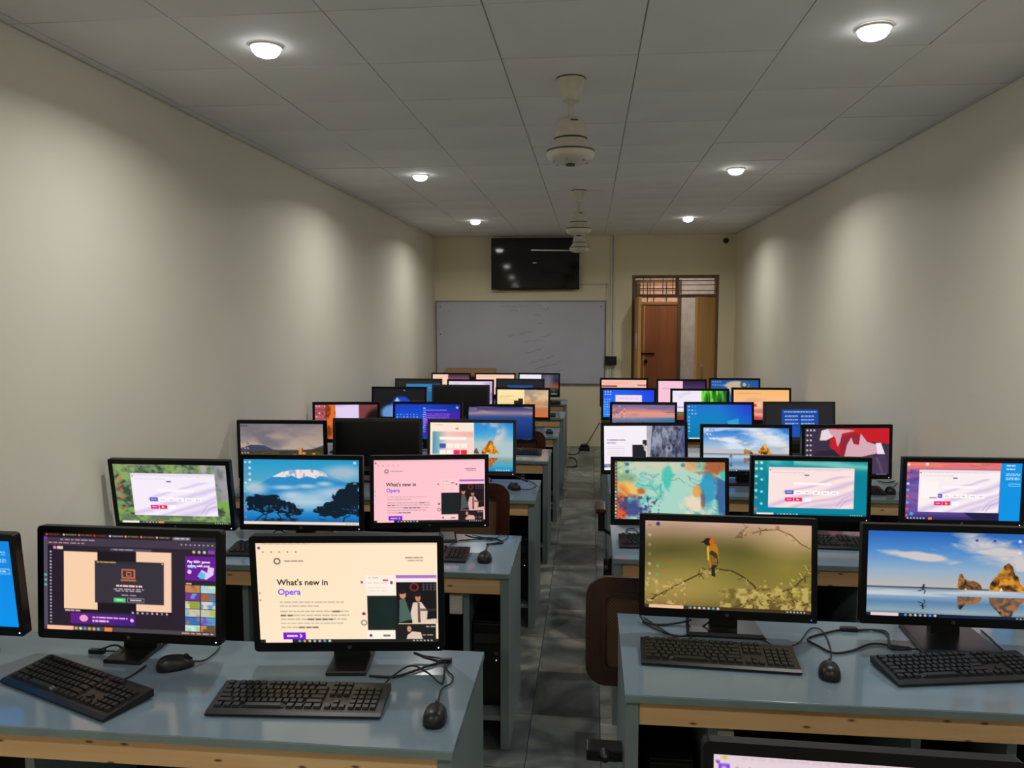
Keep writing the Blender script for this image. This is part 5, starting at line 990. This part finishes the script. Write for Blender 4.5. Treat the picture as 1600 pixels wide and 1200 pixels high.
def keyboard(c, ang, lab, single, cord=None):
    e = empty('keyboard', (c.x, c.y, DESK_Z), ang); tag(e, lab, 'keyboard', 'black keyboards on the desks')
    w, d, hf, hb = 0.462, 0.150, 0.013, 0.026
    def body(bm):
        P = [(-d / 2, 0.003), (d / 2, 0.006), (d / 2, hb), (d / 2 - 0.010, hb + 0.001), (-d / 2 + 0.012, hf), (-d / 2, hf - 0.004)]
        a = [bm.verts.new((-w / 2, y, z)) for y, z in P]; b = [bm.verts.new((w / 2, y, z)) for y, z in P]
        for i in range(6): bm.faces.new((a[i], a[(i + 1) % 6], b[(i + 1) % 6], b[i]))
        bm.faces.new(a); bm.faces.new(b)
    mk('body', 'black', e, body)
    slope = math.atan2(hb + 0.001 - hf, d - 0.022); zk = lambda y: hf + (y + d / 2 - 0.012) * math.tan(slope) + 0.0003
    if single:
        for x, y, s in KEYS:
            k = share('key', KEY, e, (x, y, zk(y))); k.rotation_euler = (slope, 0, 0)
            if s != 1: k.scale = ((s * 0.0192 - 0.0027) / 0.0165, 1, 1)
    else:
        bm = bmesh.new()
        for x, y, s in KEYS:
            n = len(bm.verts); key_shape(bm, s * 0.0192 - 0.0027); bm.verts.ensure_lookup_table()
            bmesh.ops.transform(bm, matrix=Matrix.Translation((x, y, zk(y))) @ Matrix.Rotation(slope, 4, 'X'), verts=bm.verts[n:])
        o = obj('key_field', bm, 'key', e); o['kind'] = 'stuff'
    for s in (-1, 1): mbox('rear_foot', 'black', e, (s * 0.19, d / 2 - 0.014, 0.0035), (0.03, 0.014, 0.007))
    if cord: add_cord(e, cord)
    return e
def kb_mid(l, r): return (atz(*l, DESK_Z + 0.01) + atz(*r, DESK_Z + 0.01)) / 2, (lambda v: math.atan2(v.y, v.x))(atz(*r, DESK_Z + 0.01) - atz(*l, DESK_Z + 0.01))
def kb_end(p, side, ang=0.0):
    q = atz(*p, DESK_Z + 0.01); return q - side * Vector((math.cos(ang), math.sin(ang), 0)) * 0.231, ang
keyboard(*kb_mid((42, 1046), (201, 1104)), 'black keyboard lying askew on the nearest left desk below the dark browser', True, on_desk([(150, 1076, .012), (180, 1066), (205, 1056), (228, 1040)]))
keyboard(*kb_mid((338, 1092), (603, 1097)), "black keyboard in front of the cream What's new page on the nearest left desk", True,
         on_desk([(530, 1074, .014), (560, 1073), (590, 1075), (614, 1056, .012), (642, 1040, .03), (668, 1051, .012), (691, 1068), (695, 1037, .008)]))
keyboard(*kb_mid((1003, 1018), (1243, 1033)), 'black keyboard below the bird monitor on the nearest full right desk', True,
         on_desk([(1068, 1003, .014), (1045, 990), (1025, 977), (1006, 965)]))
keyboard(*kb_mid((1384, 1050), (1612, 1041)), 'black keyboard below the beach runner monitor at the right edge', True,
         on_desk([(1482, 1025, .014), (1484, 1018), (1468, 1013), (1430, 1014), (1391, 1013), (1388, 990), (1372, 984), (1340, 985)]))
keyboard(*kb_end((731, 868), 1, 0.02), "black keyboard in front of the pink What's new page on the second left desk", True, on_desk([(700, 856, .014), (712, 846), (740, 843), (770, 843)]))
keyboard(*kb_end((361, 858), -1, 0.03), 'black keyboard below the snowy mountain monitor', False)
keyboard(*kb_end((967, 846), -1, 0.0), 'black keyboard below the marbled wallpaper monitor', False, on_desk([(985, 836, .012), (978, 829), (990, 826), (1004, 838)]))
keyboard(*kb_mid((1225, 846), (1346, 850)), 'black keyboard below the teal desktop monitor', False)
keyboard(*kb_end((1379, 767), 1, 0.0), 'black keyboard below the red artwork monitor', False)
keyboard(*kb_end((846, 707), 1, 0.0), 'black keyboard below the navy sea monitor', False)
keyboard(*kb_end((868, 649), 1, 0.0), 'black keyboard on the sixth left desk beside the aisle', False)
keyboard(*kb_end((876, 629.5), 1, 0.0), 'black keyboard on the farthest left desk beside the aisle', False)

def mouse(p, rz, lab, cord=None):
    e = empty('computer_mouse', (p.x, p.y, DESK_Z), rz); tag(e, lab, 'mouse', 'black computer mice on the desks')
    def body(bm):
        rows, seg = 9, 20; rings = []
        for i in range(rows):
            t = i / (rows - 1) * math.pi / 2; k, z = math.cos(t), math.sin(t)
            rg = []
            for j in range(seg):
                a = 2 * math.pi * j / seg; x = math.copysign(abs(math.cos(a)) ** 0.8, math.cos(a)); y = math.copysign(abs(math.sin(a)) ** 0.8, math.sin(a))
                kk = k ** 0.75; rg.append((0.031 * x * kk * (1 - 0.08 * y), 0.053 * y * kk - 0.004 * z, 0.003 + 0.036 * z * (1 - 0.16 * y * k)))
            rings.append([bm.verts.new(q) for q in rg] if i < rows - 1 else [bm.verts.new((0, -0.004, 0.039))])
        for A, B in zip(rings, rings[1:]):
            for j in range(seg):
                if len(B) > 1: bm.faces.new((A[j], A[(j + 1) % seg], B[(j + 1) % seg], B[j]))
                else: bm.faces.new((A[j], A[(j + 1) % seg], B[0]))
        bot = [bm.verts.new((v.co.x * 0.97, v.co.y * 0.97, 0.0)) for v in rings[0]]
        for j in range(seg): bm.faces.new((bot[j], bot[(j + 1) % seg], rings[0][(j + 1) % seg], rings[0][j]))
        bm.faces.new(bot)
    mk('body', 'black', e, body, smooth='all')
    mk('scroll_wheel', 'bezel_grey', e, lambda bm: lathe(bm, [(0, -0.003), (0.009, -0.003), (0.009, 0.003), (0, 0.003)], 14), loc=(0, 0.030, 0.0285), rot=(0, math.pi / 2, 0))
    mbox('button_seam', 'cord', e, (0, 0.040, 0.0245), (0.0012, 0.018, 0.006), Matrix.Rotation(math.radians(-35), 3, 'X'))
    if cord: add_cord(e, [e.location + Matrix.Rotation(rz, 3, 'Z') @ Vector((0, 0.050, 0.010))] + cord, 0.0022)
def mz(x, y): return atz(x, y, DESK_Z + 0.012)
mouse(mz(274, 1037), math.radians(-60), 'black mouse lying behind the stand of the dark browser monitor', on_desk([(318, 1032), (334, 1022), (344, 1010)]))
mouse(mz(680, 1117), math.radians(4), "black mouse beside the keyboard of the cream What's new page", on_desk([(690, 1077), (704, 1068), (708, 1057), (701, 1050), (697, 1042), (702, 1032), (660, 1024)]))
mouse(mz(1296, 1048), math.radians(-14), 'black mouse between the bird and the beach runner keyboards', on_desk([(1299, 1022), (1294, 1001), (1284, 985), (1272, 981), (1262, 986), (1250, 1002), (1236, 1009), (1206, 1007), (1186, 994)]))
mouse(mz(757.5, 871), math.radians(2), "black mouse on the second left desk beside the pink What's new page", on_desk([(763, 851), (784, 846), (794, 838), (783, 835), (770, 842), (738, 836)]))
mouse(mz(803, 761), math.radians(35), 'black mouse on the third left desk beside the split rock monitor', on_desk([(822, 765), (838, 759), (828, 752), (818, 748)]))
mouse(mz(1391, 767), math.radians(-20), 'black mouse on the third full right desk near the wall', on_desk([(1398, 758), (1404, 752)]))
mouse(mz(858, 675), math.radians(20), 'black mouse on the fifth left desk beside the aisle')

# loose monitor leads on the desks
def lead(k, pix, rad=0.003): add_cord(MON[k], on_desk(pix), rad, 'lead')
lead('L1c', [(647, 1020, .02), (668, 1028, .012), (690, 1034, .006), (703, 1033, .006)], 0.0042)
lead('L1c', [(577, 1056), (618, 1057), (662, 1043), (694, 1033)], 0.0035)
mbox('lead_plug', 'black', MON['L1c'], local(MON['L1c'], atz(697, 1032, DESK_Z + 0.007)), (0.035, 0.016, 0.013), bev=0.003)
lead('L1b', [(146, 1018), (162, 1013, .02), (178, 1008, .03), (190, 1012, .02), (196, 1022)], 0.003); lead('L1b', [(150, 1019), (170, 1017), (195, 1020), (205, 1024)], 0.0025)
mbox('lead_plug', 'black', MON['L1b'], local(MON['L1b'], atz(152, 1017, DESK_Z + 0.007)), (0.05, 0.018, 0.013), bev=0.003)
lead('R1a', [(1000, 962, .02), (1010, 973, .01), (1035, 976), (1062, 973, .01), (1080, 968, .03)], 0.0035); lead('R1a', [(1004, 972), (1030, 985), (1058, 994), (1074, 992), (1080, 980)]); lead('R1a', [(1075, 1000), (1090, 985), (1108, 972, .03)])
lead('R1a', [(1318, 983), (1290, 989), (1262, 998), (1280, 1010), (1302, 1020), (1330, 1017), (1362, 1006), (1395, 1009), (1424, 1013)], 0.0035)
mbox('lead_plug', 'black', MON['R1b'], local(MON['R1b'], atz(1326, 982.5, DESK_Z + 0.007)), (0.055, 0.02, 0.013), bev=0.004)
lead('R1b', [(1336, 984), (1362, 984), (1384, 990), (1390, 1004), (1392, 1012), (1420, 1011)], 0.0028); lead('R1b', [(1533, 985), (1546, 996), (1560, 1010), (1576, 1023)], 0.003)
lead('L2c', [(727, 836, .015), (742, 840), (772, 841), (786, 848), (760, 850)], 0.0035); lead('L2b', [(424, 838), (430, 830, .03), (440, 829, .03), (452, 838)], 0.003)
lead('L3c', [(806, 744, .02), (815, 748), (824, 752)], 0.004); lead('R3c', [(1372, 751), (1384, 754), (1396, 752), (1402, 749)], 0.003)

# ------------------------------------------------------------------ chairs
def chair(x, y, lab, w=0.46, hz=1.0, rz=0.0, arms=False, leg_in=0.15, dep=0.42, sw=0.03):
    e = empty('cane_chair', (x, y, 0), rz); tag(e, lab, 'chair', 'brown wooden cane back chairs')
    z0, z1 = 0.455 * hz, 0.842 * hz; h = z1 - z0; zc = (z0 + z1) / 2
    out = []
    for px, pz in rrect(w, h, 0.075, 8):
        if pz > h * 0.3: pz += 0.008 * (1 - (px / (w / 2)) ** 2) + (0.010 * math.exp(-((abs(px) - w * 0.02) / 0.03) ** 2))
        out.append((px, pz))
    inn = rrect(w - 0.118, h - 0.108, 0.032, 8); inn2 = rrect(w - 0.140, h - 0.130, 0.024, 8); mid = rrect(w - 0.112, h - 0.102, 0.034, 8)
    PR = dict(loc=(0, 0, zc), rot=(math.radians(-7), 0, 0))
    mk('back_frame', 'chair_wood', e, lambda bm: ring_prism(bm, out, inn, -0.016, 0.016), smooth=True, **PR)
    mk('moulding', 'chair_wood', e, lambda bm: ring_prism(bm, mid, inn2, -0.026, 0.026), smooth=True, **PR)
    mk('cane_panel', 'cane', e, lambda bm: prism(bm, rrect(w - 0.136, h - 0.126, 0.025, 8), -0.004, 0.004), **PR)
    mk('seat_frame', 'chair_wood', e, lambda bm: box(bm, (0, 0.015 + dep / 2, 0.415 * hz), (w - sw, dep, 0.045), bev=0.012))
    mk('seat_pad', 'cane', e, lambda bm: box(bm, (0, 0.025 + dep / 2, 0.441 * hz), (w - sw - 0.06, dep - 0.08, 0.018), bev=0.006))
    lx = w / 2 - leg_in
    for sx in (-1, 1):
        mk('leg', 'dark_metal', e, lambda bm: tube(bm, [(sx * lx, 0.02, 0.42 * hz), (sx * (lx + 0.01), 0.0, 0.0)], 0.012, 8, 0), smooth=True)
        mk('leg', 'dark_metal', e, lambda bm: tube(bm, [(sx * lx, dep - 0.02, 0.40 * hz), (sx * (lx + 0.01), dep - 0.01, 0.0)], 0.012, 8, 0), smooth=True)
        mk('back_post', 'dark_metal', e, lambda bm: tube(bm, [(sx * lx, 0.02, 0.40 * hz), (sx * lx, 0.012, z0 + 0.06)], 0.011, 8, 0), smooth=True)
        mk('stretcher', 'dark_metal', e, lambda bm: tube(bm, [(sx * (lx + 0.005), 0.01, 0.18), (sx * (lx + 0.005), dep - 0.015, 0.18)], 0.009, 8, 0), smooth=True)
        if arms:
            mk('armrest', 'chair_wood', e, lambda bm: box(bm, (sx * (w / 2 + 0.055), 0.20, 0.745), (0.055, 0.20, 0.028), bev=0.010))
            mk('arm_support', 'black', e, lambda bm: (box(bm, (sx * (w / 2 + 0.05), 0.20, 0.675), (0.036, 0.06, 0.115), bev=0.006), tube(bm, [(sx * (w / 2 + 0.05), 0.20, 0.63), (sx * (w / 2 - 0.03), 0.22, 0.56), (sx * (w / 2 - 0.05), 0.22, 0.42)], 0.010, 8, 4)))
    return e
p = atY(915, 985, 2.74); chair(p.x + 0.235, 2.74, 'brown wooden chair with a cane back jutting into the aisle beside the bird monitor', 0.47, leg_in=0.20, sw=0.24)
p = atY(796, 790, 4.03); chair(p.x - 0.23, 4.03, "brown wooden cane back chair behind the pink What's new monitor", 0.46, 1.06, leg_in=0.06, dep=0.30)
p = atY(852.5, 680, 6.25); chair(p.x - 0.22, 6.25, 'brown wooden chair at the fifth left desk, seen past the navy sea monitor', 0.44, 1.0, leg_in=0.06, dep=0.30)
p = atY(930, 788, 4.18); chair(p.x + 0.20 + 0.085, 3.98, 'brown wooden chair with an armrest showing beside the third full right desk', 0.40, 0.98, arms=True, leg_in=0.05)

# ------------------------------------------------------------------ power block and cables on the floor by the end wall
p = atz(913, 703.5, 0.0)
e = empty('power_block', (p.x, p.y, 0)); tag(e, 'black power block with loose cables on the floor at the end of the aisle', 'power block')
def dome(bm):
    prism(bm, [(-0.072, 0.0), (0.072, 0.0), (0.068, 0.045), (0.045, 0.076), (0.0, 0.084), (-0.045, 0.074), (-0.068, 0.04)], -0.06, 0.06)
mk('case', 'black', e, dome, smooth=True)
mbox('socket_strip', 'bezel_grey', e, (0, -0.063, 0.03), (0.10, 0.006, 0.03), bev=0.002)
W0 = lambda x, y: atz(x, y, 0.006)
add_cord(e, [p + Vector((0.03, 0.02, 0.07)), atY(918, 692, 10.25), atY(925, 681, 10.28), atY(932, 669, 10.3), atY(937, 660, 10.32)], 0.006, 'cable')
add_cord(e, [p + Vector((-0.05, -0.05, 0.02)), W0(903, 708), W0(896, 710), W0(888, 709)], 0.006, 'cable')
add_cord(e, [W0(889, 715), W0(897, 716), W0(901, 721), W0(900, 728), W0(886, 730)], 0.006, 'cable')
